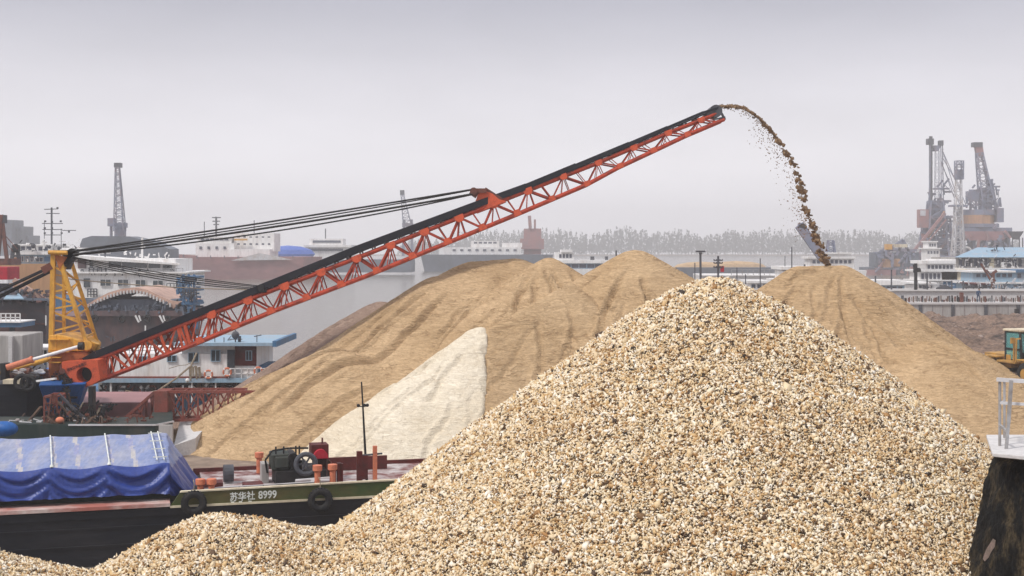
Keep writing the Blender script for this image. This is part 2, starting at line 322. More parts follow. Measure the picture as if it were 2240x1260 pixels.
def pebbles(parent, X, Y, Z, xlim, ylim, count, base, size=.034, seed=3, cull=True):
    rg = np.random.default_rng(seed); x0, y0 = X[0, 0], Y[0, 0]; res = X[0, 1]-X[0, 0]
    px = rg.uniform(*xlim, count); py = rg.uniform(*ylim, count)
    def hz(a, b):
        fi = np.clip((a-x0)/res, 0, X.shape[1]-2); fj = np.clip((b-y0)/res, 0, X.shape[0]-2); i = fi.astype(int); j = fj.astype(int); u = fi-i; v = fj-j
        return Z[j, i]*(1-u)*(1-v)+Z[j, i+1]*u*(1-v)+Z[j+1, i]*(1-u)*v+Z[j+1, i+1]*u*v
    z = hz(px, py); gx = (hz(px+.1, py)-hz(px-.1, py))/.2; gy = (hz(px, py+.1)-hz(px, py-.1))/.2
    sx = 1120+F*px/py; sy = HZ+F*(EYE-z)/py
    vis = (px*gx+py*gy+(EYE-z)) > -1.2   # drop the far side only well past the crest
    ok = (z > base) & (sx > -500) & (sx < 2700) & (sy < 1480) & vis
    px, py, z = px[ok], py[ok], z[ok]; n = len(px)
    ico = np.array([(1, 0, 0), (-1, 0, 0), (0, 1, 0), (0, -1, 0), (0, 0, 1), (0, 0, -1), (.62, .62, .55), (-.6, -.6, -.5)])*1.0
    fc = np.array([(0, 6, 4), (6, 2, 4), (0, 2, 6), (2, 1, 4), (1, 3, 4), (3, 0, 4), (2, 0, 5), (1, 2, 5), (0, 3, 5), (3, 1, 7), (1, 5, 7), (5, 3, 7)])
    s = size*np.exp(rg.normal(0, .38, n)); sc = np.stack([s*rg.uniform(1.0, 1.8, n), s*rg.uniform(.65, 1.1, n), s*rg.uniform(.4, .8, n)], 1)
    v = ico[None]*rg.uniform(.65, 1.3, (n, 8, 1))*sc[:, None, :]
    q = rg.normal(size=(n, 4)); q /= np.linalg.norm(q, axis=1)[:, None]; a, b, c, d = q.T
    Rm = np.stack([np.stack([1-2*(c*c+d*d), 2*(b*c-a*d), 2*(b*d+a*c)], 1), np.stack([2*(b*c+a*d), 1-2*(b*b+d*d), 2*(c*d-a*b)], 1), np.stack([2*(b*d-a*c), 2*(c*d+a*b), 1-2*(b*b+c*c)], 1)], 1)
    v = np.einsum('nij,nkj->nki', Rm, v)
    o = parent.location; v += np.stack([px-o.x, py-o.y, z-o.z+rg.uniform(-.02, .05, n)], 1)[:, None, :]
    fs = (fc[None]+8*np.arange(n)[:, None, None]).reshape(-1, 3)
    me = bpy.data.meshes.new('loose_pebbles'); me.vertices.add(n*8); me.vertices.foreach_set('co', v.astype(np.float32).ravel())
    me.loops.add(fs.size); me.loops.foreach_set('vertex_index', fs.ravel().astype(np.int32)); me.polygons.add(len(fs))
    me.polygons.foreach_set('loop_start', np.arange(0, fs.size, 3, dtype=np.int32)); me.update(calc_edges=True)
    me.materials.append(M['pebble']); k = bpy.data.objects.new('loose_pebbles', me); COL.objects.link(k); k.parent = parent; k['kind'] = 'stuff'
    print('pebbles', n); return k
GR = [(3.85, 26, 8.40, .735, .75), (-4.95, 24, 4.22, -3.3, 25, 3.78, .66, 1.2)]
go, X, Y, Z = heightfield('gravel_heap', 'big cream and tan gravel heap filling the foreground, peaked right of centre', GR, (-13, 22, 9, 42), 1.0, M['pebble_bed'], res=.2, nz=(.13, .45), k=.2)
pebbles(go, X, Y, Z, (-11, 14.5), (12.5, 30.5), 1530000, 1.0, size=.0205)
go2, X, Y, Z = heightfield('gravel_heap', 'small gravel heap just showing in the bottom left corner of the photo', [(-9.4, 22.0, 4.2, .45, .8)], (-16, -3, 16, 29), 1.0, M['pebble_bed'], res=.2, nz=(.1, .5))
pebbles(go2, X, Y, Z, (-13, -5.5), (18, 26), 100000, 1.0, size=.0205, seed=5)
def gv(a, b, w=.13, dp=.13): return (a, b, w*.75, dp*1.25)
heightfield('sand_heap', 'broad brown sand heap at left rising behind the white sand', [(-1.7, 64, 8.3, .1, 64, 8.45, .665, 1), (-3.5, 63, 7.6, .68, .5), (-7.5, 58, 4.6, .62, 1.5)], (-20, 17, 47, 74), 1.0, M['sand_brown'], res=.085, nz=(.055, .4),
            grooves=[gv((-2.6, 61.5), (-9.4, 53.5), .16, .22), gv((-3.4, 62.2), (-11.2, 54.5), .14, .16), gv((-1.2, 61), (-6.0, 52), .12, .12), gv((-4.6, 62), (-12.8, 56.5), .12, .14), (( -.4, 62), (-3, 53), .12, .1), gv((-7, 57.5), (-12, 51.6), .12, .1), gv((-5.5, 55.5), (-9.5, 50.6), .12, .1)])
heightfield('sand_heap', 'narrow crested brown sand heap in the middle, between two broader heaps', [(1.65, 62, 8.5, .62, .35), (1.4, 58, 6.3, .66, .6)], (-14, 18, 48, 76), 1.0, M['sand_brown'], res=.10, nz=(.07, .5),
            grooves=[gv((1.8, 61), (3.2, 54), .15, .2), gv((1.2, 61), (.4, 53), .14, .16), gv((2.4, 61.2), (5.2, 55), .14, .18), gv((1.6, 61.4), (2.0, 53), .12, .14)])
heightfield('sand_heap', 'brown sand heap with a pointed top just behind the gravel peak', [(5.4, 60, 8.85, .63, .6), (8.3, 60, 7.15, .62, .7)], (-9, 21, 46, 75), 1.0, M['sand_brown'], res=.10, nz=(.06, .45),
            grooves=[gv((4.9, 58.5), (2.4, 52), .13, .14), gv((5.6, 58), (5.4, 51), .13, .12)])
heightfield('sand_heap', 'long brown sand heap at right, under the falling sand', [(13.8, 66, 8.08, 15.9, 66, 8.12, .74, .45), (18.5, 60, 4.9, .66, 1.2)], (0, 34, 48, 78), 1.0, M['sand_brown'], res=.085, nz=(.05, .4),
            grooves=[gv((16.4, 64.5), (24.6, 60.5), .16, .24), gv((16.3, 63.8), (23.5, 58.2), .16, .22), gv((17.5, 65.2), (26.0, 63), .16, .2), gv((15.6, 64), (20.5, 55.5), .14, .16), gv((15, 64), (15.5, 56), .12, .12), gv((17.2, 65.6), (25.5, 65.0), .16, .2), gv((16.8, 64.2), (25.5, 59.0), .10, .16), gv((19, 61.5), (25.2, 56.8), .12, .16), gv((13.4, 64.6), (9.5, 58), .13, .14), gv((14.2, 64.4), (12.2, 56.8), .12, .12)])
heightfield('sand_heap', 'pale cream white sand heap between the brown heaps', [(-1.28, 55, 5.78, .78, .45), (-3.6, 53.2, 3.9, .66, .8)], (-11, 8, 46.5, 64), 1.0, M['sand_pale'], res=.08, nz=(.07, .9), fn=lambda X, Y, Z: Z-np.clip((X+1.02+.03*np.sin(Y*3.1)+.015*np.sin(Y*17+X*9))*4, 0, 9))
heightfield('sand_heap', 'brown sand spilling over the right side of the pale heap', [(-.80, 55, 5.80, 2.4, 57, 7.5, .76, .15)], (-6, 11, 46, 64), 1.0, M['sand_brown'], res=.10, nz=(.05, .6), grooves=[gv((1.2, 55.5), (.9, 51.5)), gv((2.2, 56), (3.0, 51.5))])
heightfield('sand_heap', 'grey pink coarse sand heap behind the left edge of the brown heap', [(-6.1, 65, 6.35, .655, 1), (-11.8, 60, 2.8, .6, .8)], (-20, 6, 51, 80), 1.0, M['sand_pink'], res=.2, nz=(.12, .5))
def flat(X, Y, Z):
    return Z
# rough earth bank on the right
def rub(X, Y, Z):
    N = np.array([noise.noise((x*.28, y*.16, .3))*1.0+noise.noise((x*.9, y*.6, 4.))*.55+abs(noise.noise((x*2.3, y*1.6, 8.)))*.5 for x, y in zip(X.ravel(), Y.ravel())]).reshape(X.shape)
    e = np.clip((X-17)/4, 0, 1)*np.clip((Y-79)/6, 0, 1)*np.clip((144.2-Y)/2, 0, 1)
    return 1.0+e*np.clip(.75+.7*N, .0, 3)-.3*(e < .01)
heightfield('earth_bank', 'lumpy dark brown earth and rubble bank between the loader and the concrete wall', [(40, 110, 1.0, .1, 1)], (17, 62, 79, 145), 1.0, M['mud_heap'], res=.3, nz=(0, .5), cat='earth bank', fn=rub)
rk = MB()
for i in range(700):
    x = random.uniform(26, 60); y = random.uniform(88, 143); r_ = random.uniform(.05, .12)*(2.2 if random.random() < .12 else 1)
    z_ = 1.0+.75+.7*(noise.noise((x*.28, y*.16, .3))+.55*noise.noise((x*.9, y*.6, 4.))+.5*abs(noise.noise((x*2.3, y*1.6, 8.))))
    rk.ball((x, y, z_), r_, 6, 4, (random.uniform(.8, 1.6), 1, random.uniform(.4, .9)))
mat('rubble', (.36, .28, .24), (.12, .085, .07), scale=.6); k_ = rk.build('loose_rubble', M['rubble']); k_['kind'] = 'stuff'; tag(k_, 'pale broken stones strewn over the earth bank', 'rubble')
# ---------------- quay pillar, platform and handrail ----------------
mat('scar', (.30, .22, .19), (.10, .09, .06), scale=5)
pt = thing('quay_pillar', 'black mossy rough pillar in the bottom right corner under the grey platform', 'pillar', (7.8, 19.6, 1))
def pillar():
    n_, mz = 120, 110; vs = []; fs = []
    for j in range(mz+1):
        t = j/mz; z_ = 1+t*4.98
        for i in range(n_):
            a = 2*math.pi*i/n_; sx_ = 4.00-1.15*t; sy_ = 1.65-.5*t
            if t > .955: sx_ -= (t-.955)*2.2
            ca, sa = math.cos(a), math.sin(a); q = 2.5; sq = (abs(ca)**q+abs(sa)**q)**(-1/q)
            X_, Y_ = 10.02+sx_*sq*ca, 20.2+sy_*sq*sa
            r_ = 1+.016*noise.noise((X_*1.2, Y_*1.2, z_*.9))+.018*noise.noise((X_*3.5, Y_*3.5, z_*1.8))+.016*noise.noise((X_*9, Y_*9, z_*5))+.008*noise.noise((X_*22, Y_*22, z_*16))
            vs.append((10.02+(X_-10.02)*r_, 20.2+(Y_-20.2)*r_, z_))
        if j:
            for i in range(n_): k2 = (i+1) % n_; fs.append(((j-1)*n_+i, (j-1)*n_+k2, j*n_+k2, j*n_+i))
    fs.append(tuple(mz*n_+i for i in range(n_)))
    return MB().add(vs, fs)
pillar().build('pillar_body', M['bark_rock'], pt, smooth=True)
pl_ = MB(); z1 = 6.07
cap = [(6.83, 19.5), (7.25, 19.15), (11.8, 18.75), (11.8, 21.4), (7.4, 21.4)]
pl_.plan(cap, z1-.055, z1); pl_.build('platform_slab', M['concrete_pale'], pt, bevel=.01)
hr = thing('handrail', 'grey weathered pipe handrail standing on the pale platform at right', 'handrail', P(2190, 978, 20.3))
def rail_pt(px, py, d): return P(px, py, d)
fl_ = 20.0
r1 = MB(); r1.tube(P(2187, 832, 20.2), P(2187, 979, 20.2), .022, .022); r1.build('post', M['steel'], hr)
r1 = MB(); r1.bar(P(2212, 832, 19.9), P(2206, 925, 19.9), .045); r1.bar(P(2206, 925, 19.9), P(2201, 984, 19.9), .04); r1.build('post', M['steel'], hr)
r1 = MB(); r1.tube(P(2197, 832, 20.9), P(2197, 930, 20.9), .020, .020); r1.tube(P(2197, 930, 20.9), P(2197, 958, 20.9), .02); r1.build('post', M['steel'], hr)
r1 = MB(); r1.bar(P(2181, 830, 20.2), P(2300, 838, 19.7), .05, .055); r1.build('top_rail', M['pale_steel'], hr)
r1 = MB(); r1.bar(P(2187, 881, 20.2), P(2300, 888, 19.7), .035, .04); r1.build('middle_rail', M['pale_steel'], hr)
r1 = MB(); r1.bar(P(2187, 881, 20.2), P(2197, 878, 20.9), .03); r1.bar(P(2187, 930, 20.2), P(2203, 944, 19.9), .035); r1.bar(P(2187, 832, 20.2), P(2197, 832, 20.9), .04); r1.build('brace', M['steel'], hr)
mat('deck_worn', (.50, .46, .45), (.16, .05, .045), scale=1.3, lo=.42, hi=.6)
# ---------------- covered barge ----------------
ang = math.atan2(2.3, 8.1); BO = Vector((-14.15, 37.9, 0))
TB = Matrix.Translation(BO) @ Matrix.Rotation(ang, 4, 'Z')
def sof(px):   # distance along the near side of the barge for an image column
    k = (px-1120)/F; c, s = math.cos(ang), math.sin(ang); return (BO.y*k-BO.x)/(c-s*k)
def bt(px, y, z): return Vector((sof(px)+y*0, y, z))
cb = thing('cargo_barge', 'long black barge with a green bulwark numbered 8999 beside the gravel', 'barge', TB @ Vector((0, 3, 0)))
S0, S1, BW = -16, 17, 6.0
sg = sof(372)
h = MB(TB); h.box(S0, S1, 0, BW, -1.2, 1.60); h.box(S0, S1, -.05, 0, 1.36, 1.56)
for zz in (.55, 1.05): h.box(S0, S1, -.03, 0, zz, zz+.05)
h.build('hull', M['hull_black'], cb)
h = MB(TB); h.box(S0, sg, -.10, .75, 1.602, 1.70); h.build('side_deck', M['redwhite'], cb)
h = MB(TB); h.box(S0, sg+.8, .75, .83, 1.602, 1.86); h.box(S0, sg+.8, 5.2, 5.28, 1.602, 1.86); h.build('coaming', M['dark_green'], cb)
h = MB(TB); h.prism([(sg, 1.60), (sg+.28, 1.98), (S1, 2.08), (S1, 1.60)], -.06, .02); bw = h.build('bulwark', M['green'], cb)
h = MB(TB); h.prism([(sg+.27, 1.982), (sg+.3, 2.02), (S1, 2.12), (S1, 2.082)], -.09, .06); h.box(sg, S1, -.10, -.06, 1.56, 1.62); h.build('trim', M['cream'], bw)
h = MB(TB); h.box(sg+1.1, S1, .05, 5.7, 1.602, 1.68); h.build('foredeck', M['deck_worn'], cb)
h = MB(TB); h.box(sg+.9, S1, 5.3, 5.4, 1.602, 1.80); h.box(sof(760), sof(905), 4.3, 4.4, 1.69, 2.12); h.box(sof(748), sof(750), 2.2, 4.3, 1.69, 2.3); h.build('rear_coaming', M['red_deck'], cb)
# painted name and number
def text_mesh(s, size, name, m, parent, T, sx=1, thick=.004):
    cu = bpy.data.curves.new(name, 'FONT'); cu.body = s; cu.size = size; cu.extrude = thick; cu.offset = size*.022
    o = bpy.data.objects.new(name, cu); COL.objects.link(o); bpy.context.view_layer.update()
    dg = bpy.context.evaluated_depsgraph_get(); me = bpy.data.meshes.new_from_object(o.evaluated_get(dg)); bpy.data.objects.remove(o)
    me.transform(Matrix.Scale(sx, 4, (1, 0, 0))); me.transform(T); me.transform(Matrix.Translation(-origin(parent)))
    me.materials.clear(); me.materials.append(m); k = bpy.data.objects.new(name, me); COL.objects.link(k); k.parent = parent; return k
FR = TB @ Matrix.Translation((0, -.066, 0)) @ Matrix.Rotation(R(90), 4, 'X')
zt = lambda px: 1.72
for px, s_, sz, zz in ((502, '苏', .27, 1.685), (520, '华', .27, 1.69), (539, '社', .27, 1.70)):
    text_mesh(s_, sz, 'painted_character', M['white_paint'], bw, FR @ Matrix.Translation((sof(px), zz, 0)), .9)
text_mesh('8999', .31, 'painted_number', M['white_paint'], bw, FR @ Matrix.Translation((sof(564.5), 1.70, 0)), .86)
for px in (505, 522, 543):
    h = MB(TB); h.box(sof(px), sof(px+7), -.075, -.064, 1.615, 1.655); h.build('paint_mark', M['white_paint'], bw)
def bollard(px, y, zt_, w_=.12, group='bollards'):
    o = TB @ Vector((sof(px), y, 0)); h = MB()
    h.tube((o.x, o.y, 1.68), (o.x, o.y, zt_-.2), w_*.75, n=10); h.tube((o.x, o.y, zt_-.2), (o.x, o.y, zt_-.16), w_*.75, w_*1.2, 10); h.tube((o.x, o.y, zt_-.16), (o.x, o.y, zt_), w_*1.2, n=10)
    h.build('bollard', M['salmon'], cb, bevel=.01)
for px, y, z_ in ((440, .35, 2.28), (464, .3, 2.28), (700, .55, 2.5), (734, .6, 2.5), (600, 4.6, 2.35), (640, 4.6, 2.35)): bollard(px, y, z_)
h = MB(TB); h.box(sof(796), sof(808), 1.2, 1.35, 1.69, 2.75); h.box(sof(808), sof(820), 1.2, 1.3, 1.9, 2.62); h.build('winch_post', M['red_deck'], cb)
h = MB(TB); h.box(sof(832), sof(841), 1.2, 1.32, 1.69, 2.9); h.build('winch_post', M['salmon'], cb)
h = MB(TB); h.tube((sof(800), 1.25, 2.62), (sof(853), 1.25, 2.66), .03); h.build('cross_bar', M['steel_dark'], cb)
h = MB(TB); h.box(sof(452), sof(493), .9, 1.5, 1.69, 2.05); h.build('hatch_box', M['red_deck'], cb, bevel=.01)
h = MB(TB); h.tube((sof(505), 3, 1.98), (sof(505)+.3, 3, 1.98), .27, n=16); h.build('drum', M['steel_dark'], cb)
h = MB(TB); h.box(sof(545), sof(590), 1.6, 2.4, 1.69, 1.80); h.box(sof(625), sof(672), .5, 1.0, 1.69, 1.80); h.build('hatch_cover', M['red_deck'], cb)
h = MB(TB); h.box(sof(668), sof(700), .3, .75, 1.69, 1.93); h.build('tool_box', M['steel_dark'], cb, bevel=.01)
h = MB(TB); h.box(sof(592), sof(608), 2.6, 3.2, 1.69, 2.28); h.build('locker', M['concrete'], cb, bevel=.01)
h = MB(TB); h.path([TB.inverted() @ (TB @ Vector((sof(x), .3, z_))) for x, z_ in ((448, 2.0), (500, 2.02), (560, 2.02), (690, 2.05))], .02)
h.box(sof(480), sof(694), .28, .36, 1.70, 1.74); h.build('guard_pipe', M['pale_steel'], cb)
for px in (525, 578, 620):
    h = MB(TB); h.bar((sof(px), .3, 1.69), (sof(px), .3, 2.02), .035); h.build('pipe_post', M['steel_dark'], cb)
# engine
eng = MB(TB)
e0, e1 = sof(612), sof(655)
eng.box(e0, e1, 2.2, 3.1, 2.12, 2.62); eng.box(e0+.1, e1-.05, 2.1, 2.25, 2.2, 2.55); eg = eng.build('engine', M['dark_green'], cb, bevel=.04)
eng = MB(TB); eng.box(e0+.1, sof(735), 2.0, 3.2, 1.69, 2.12); eng.box(e1, sof(680), 2.1, 3.0, 2.12, 2.42); eng.tube((sof(660), 2.1, 2.5), (sof(660), 3.0, 2.5), .16, n=12)
eng.path([(e0-.1, 2.6, 2.0), (e0-.16, 2.6, 2.4), (e0+.05, 2.6, 2.68), (e1, 2.6, 2.74), (sof(700), 2.6, 2.72)], .035)
for x_ in (622, 640, 668, 676): eng.bar((sof(x_), 2.3, 2.5), (sof(x_), 2.3, 2.85), .05)
eng.build('crankcase', M['black'], eg, bevel=.02)
eng = MB(TB); cxx = sof(688); eng.ring((cxx, 2.0, 2.32), .30, .075, 'y', 28, 8)
for a in range(6): eng.bar((cxx, 2.0, 2.32), (cxx+.3*math.cos(a*math.pi/3), 2.0, 2.32+.3*math.sin(a*math.pi/3)), .05)
eng.tube((cxx, 1.9, 2.32), (cxx, 2.6, 2.32), .07); eng.build('flywheel', M['steel_dark'], eg)
eng = MB(TB); eng.box(sof(706), sof(746), 2.5, 3.1, 2.35, 2.82); eng.tube((sof(734), 2.8, 2.8), (sof(734), 2.8, 3.0), .03); eng.box(sof(712), sof(742), 2.6, 3.0, 1.69, 2.36); eng.build('radiator', M['red_deck'], eg, bevel=.02)
eng = MB(TB); pts = [(sof(708), 2.42)]+[(sof(726)+(sof(743)-sof(726))*math.cos(R(a)), 2.42+.28*math.sin(R(a))) for a in range(160, -1, -20)]+[(sof(738), 2.42)]
eng.prism(pts, 2.3, 2.5); eng.build('hood', M['red'], eg)
eng = MB(TB); eng.tube((sof(660), 1.5, 1.9), (sof(745), 1.6, 1.92), .05); eng.tube((sof(690), 1.0, 1.95), (sof(742), 1.0, 1.95), .05); eng.build('pipe', M['pale_steel'], eg)
for x_, w_ in ((752, .12), (757, .10), (742, .09)):
    h = MB(TB); h.box(sof(x_), sof(x_)+w_, 1.2, 1.4, 1.69, 2.3+w_); h.build('stanchion', M['red_deck'], cb)
# coiled ropes on deck
for px, yy in ((775, .6), (786, .9)):
    h = MB(TB); h.ring((sof(px), yy, 1.78), .13, .045, 'z', 16, 6); h.ring((sof(px)+.02, yy, 1.86), .11, .04, 'z', 16, 6); h.build('rope_coil', M['rope'], cb)
# mast
ms = MB(TB); a_ = Vector((sof(823), 1.6, 1.69)); b_ = a_+Vector((-.17, 0, 3.15)); ms.tube(a_, b_, .045, .022); mo = ms.build('mast', M['black'], cb)
ms = MB(TB); c_ = a_.lerp(b_, .76); ms.bar(c_-Vector((.15, 0, 0)), c_+Vector((.15, 0, 0)), .03)
for q in (-.14, .05, .14): ms.ball(c_+Vector((q, 0, .03)), .055, 8, 6)
ms.build('mast_lamps', M['black'], mo)
# tyres
def tyre(px, z_, label):
    c = TB @ Vector((sof(px), -.22, z_)); t = thing('tyre_fender', label, 'tyre', c, 'tyre fenders on the barge side'); T2 = Matrix.Translation(c) @ Matrix.Rotation(ang, 4, 'Z')
    MB(T2).ring((0, 0, 0), .255, .105, 'y', 32, 12).build('tyre', M['rubber'], t, smooth=True)
    h = MB(T2)
    for i in range(26):
        a = 2*math.pi*i/26; h.bar((.35*math.cos(a), -.06, .35*math.sin(a)), (.35*math.cos(a+.05), .06, .35*math.sin(a+.05)), .035)
    h.build('tread', M['rubber'], t)
    h = MB(T2); h.path([(0, .02, .3), (.02, .1, .55), (0, .25, .62)], .015); h.build('hanging_rope', M['rope'], t)
tyre(423, 1.69, 'worn black tyre hanging at the left end of the green bulwark')
tyre(698, 1.60, 'black tyre hanging on the green bulwark close to the gravel heap')
# tarpaulin
def tarpaulin():
    xe = sof(372); NX, NT = 300, 110; x0 = -15.5; vs = []; fs = []
    prof = [(5.45, 1.72), (5.3, 2.6), (3.05, 3.30), (.62, 2.74), (.50, 2.55), (.42, 1.90)]   # y, z
    cum = [0]
    for a, b2 in zip(prof, prof[1:]): cum.append(cum[-1]+math.hypot(a[0]-b2[0], a[1]-b2[1]))
    sup = [sof(-180), sof(-30), sof(108), sof(236), sof(360)]   # where posts hold it up
    for i in range(NX+1):
        u = i/NX; x = x0+(xe-x0)*u
        k = min(abs(x-s_) for s_ in sup); per = min(1, k/.85)
        for j in range(NT+1):
            s_ = cum[-1]*j/NT; q = 0
            while q < len(cum)-2 and s_ > cum[q+1]: q += 1
            f = (s_-cum[q])/(cum[q+1]-cum[q]); y = prof[q][0]*(1-f)+prof[q+1][0]*f; z = prof[q][1]*(1-f)+prof[q+1][1]*f
            if q == 2:   # front roof slope: rippled, sags between the supports
                sag = math.sin(f*math.pi)*.03+.05*per*f; z -= sag+.05*per*(1-f)
                z += .03*noise.noise((x*1.1, f*12, 2))+.022*noise.noise((x*2.2+f*6, f*5, 7))+.008*math.sin(f*55+3*noise.noise((x, f*3, 9)))
            if q <= 1: z -= .03*per
            if q >= 3:   # hanging side with swags between supports
                t = (s_-cum[3])/(cum[-1]-cum[3]); 
                c = min(range(len(sup)-1), key=lambda n_: abs((sup[n_]+sup[n_+1])/2-x)); mid = (sup[c]+sup[c+1])/2; half = (sup[c+1]-sup[c])/2
                v = (x-mid)/half; arc = t*1.7+.75*v*v   # curves hanging from each support
                amp = min(1, t*3)
                y += amp*((.055+.035*math.sin(c*2.3+1))*math.sin(arc*(7.5+1.3*math.sin(c*1.7))+.8+1.3*noise.noise((x*.9, t*2, 1)))+.035*math.sin(arc*17+2*noise.noise((x*1.1, t*3, 3))))-.10*math.exp(-(k/.30)**2)*t-.05*(1-v*v)*t
                z += .05*math.exp(-(k/.35)**2)*(1-t) - .05*per*(1-t)
            vs.append((x, y, z))
        if i:
            for j in range(NT): a = (i-1)*(NT+1)+j; fs.append((a, a+1, a+NT+2, a+NT+1))
    base = len(vs)-(NT+1)
    # gable end: cloth falls outwards to the deck
    NE = 26; prev = [base+j for j in range(NT+1)]
    for e in range(1, NE+1):
        t = e/NE; cur = []
        for j in range(NT+1):
            x, y, z = vs[base+j]; top = z
            zz = top*(1-t)+1.78*t if top > 1.78 else top; yy = y+(3-y)*.10*t
            xx = x+(.0+.95*t if True else 0)*(top-1.75)/1.5+.05*math.sin(j*.55+t*2.5)*t+.05*noise.noise((y*2, t*3, 5))
            cur.append(len(vs)); vs.append((xx, yy, zz))
        for j in range(NT): fs.append((prev[j], prev[j+1], cur[j+1], cur[j]))
        prev = cur
    mb = MB(TB); mb.add(vs, fs); return mb, sup
mb, sup = tarpaulin()
tp = thing('tarpaulin', 'large blue tarpaulin draped in swags over the barge hold', 'tarpaulin', TB @ Vector((-3, 3, 1.8)))
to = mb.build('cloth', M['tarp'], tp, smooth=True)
for s_ in sup[1:4]:
    h = MB(TB); h.bar((s_-.12, 2.95, 3.35), (s_+.03, .70, 2.80), .035, .03); h.tube((s_+.03, .66, 2.80), (s_+.03, .60, 2.74), .05); h.build('batten', M['white_paint'], tp)
h = MB(TB); s_ = sup[4]-.12
for q in (-.10, .10): h.bar((s_+q-.10, 2.95, 3.36), (s_+q+.03, .72, 2.82), .03)
for f in (.08, .36, .64, .92): h.bar((s_-.2-.1+.13*f, 2.95-2.23*f, 3.38-.54*f), (s_+.2-.1+.13*f, 2.95-2.23*f, 3.38-.54*f), .03)
h.build('ladder', M['white_paint'], tp)
to.data.materials.append(M['tarp_lit_faded']); to.data.materials.append(M['tarp_dust']); mids = [(a+b)/2 for a, b in zip(sup, sup[1:])]
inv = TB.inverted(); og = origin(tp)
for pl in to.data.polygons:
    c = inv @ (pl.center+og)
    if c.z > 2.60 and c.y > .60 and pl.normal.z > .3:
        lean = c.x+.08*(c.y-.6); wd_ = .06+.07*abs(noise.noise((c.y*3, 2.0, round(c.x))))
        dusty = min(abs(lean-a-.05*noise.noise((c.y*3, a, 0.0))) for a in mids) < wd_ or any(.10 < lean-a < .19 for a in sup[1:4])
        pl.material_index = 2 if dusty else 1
# pale mineral scars on the pillar
h = MB(); 
h.add([P(x, y, 18.85) for x, y in ((2150, 1222), (2157, 1202), (2166, 1188), (2172, 1178), (2178, 1182), (2176, 1196), (2169, 1206), (2162, 1220), (2154, 1228))]+[P(x, y, 19.3) for x, y in ((2150, 1222), (2157, 1202), (2166, 1188), (2172, 1178), (2178, 1182), (2176, 1196), (2169, 1206), (2162, 1220), (2154, 1228))], [tuple(range(9)), tuple(range(17, 8, -1))]+[(i, 9+i, 9+(i+1) % 9, (i+1) % 9) for i in range(9)])
h.build('pale_scar', M['scar'], pt)

# ---------------- vessels: helpers ----------------
def blk(root, name, m, *rs, bevel=0):
    h = MB()
    for a in rs: h.S(*a)
    return h.build(name, M[m] if isinstance(m, str) else m, root, bevel=bevel)
def wins(root, rs, d, frame='white', glass='glass', near=True, name='window'):
    for (a, b, t, u) in rs:
        if near:
            k = F/d*.035; h = MB(); h.S(a, b, t, t+k, d-.05, .1); h.S(a, b, u-k, u, d-.05, .1); h.S(a, a+k, t+k, u-k, d-.05, .1); h.S(b-k, b, t+k, u-k, d-.05, .1)
            m_ = (a+b)/2; h.S(m_-k/2, m_+k/2, t+k, u-k, d-.045, .09)
            fo = h.build(name, M[frame], root); h = MB(); h.S(a+k, b-k, t+k, u-k, d-.02, .05); h.build('pane', M[glass], fo)
        else: blk(root, name, glass, (a, b, t, u, d-.06, .2))
def railing(root, a, b, t, u, d, m='white', n=6, rails=2, r_=.025, slope=0, name='railing'):
    h = MB()
    for i in range(n+1):
        x = a+(b-a)*i/n; s_ = slope*i/n; h.bar(P(x, t+s_, d), P(x, u+s_, d), r_*2)
    for j in range(rails):
        y = t+(u-t)*j/rails; h.bar(P(a, y, d), P(b, y+slope, d), r_*2)
    return h.build(name, M[m], root)
# ---------------- conveyor vessel ----------------
cv = thing('conveyor_vessel', 'black and blue vessel carrying the long orange lattice conveyor boom and yellow tower', 'conveyor ship', (-20, 58, 0))
def XY(px, d): return ((px-1120)*d/F, d)
zD = 3.32
h = MB()
top = [XY(-420, 57), XY(60, 56.6), XY(100, 57.5), XY(100, 66), XY(-420, 66)]
bot = [XY(-420, 57.6), XY(55, 57.4), XY(90, 58.2), XY(88, 65), XY(-420, 65)]
h.plan(bot, -1, zD, top); h.build('hull', M['hull_black'], cv)
h = MB()
top = [XY(84, 55.9), XY(122, 55.9), XY(186, 56.4), XY(200, 58.5), XY(190, 63), XY(101, 64)]
bot = [XY(112, 58.0), XY(128, 57.5), XY(162, 57.5), XY(168, 58.5), XY(165, 61), XY(118, 62)]
h.plan(bot, 1.7, zD+.05, top); h.build('bow', M['blue'], cv, bevel=.05)
h = MB(); h.plan([XY(112, 58.2), XY(160, 57.9), XY(164, 60.5), XY(118, 61.5)], -1, 1.7); h.build('forefoot', M['hull_black'], cv)
h = MB(); h.S(6, 48, 831, 840, 56.3, .6); h.build('gunwale', M['cream'], cv)
h = MB(); h.bar(P(76, 834, 56.4), P(122, 828, 55.8), .10, .08); h.build('gunwale', M['white'], cv)
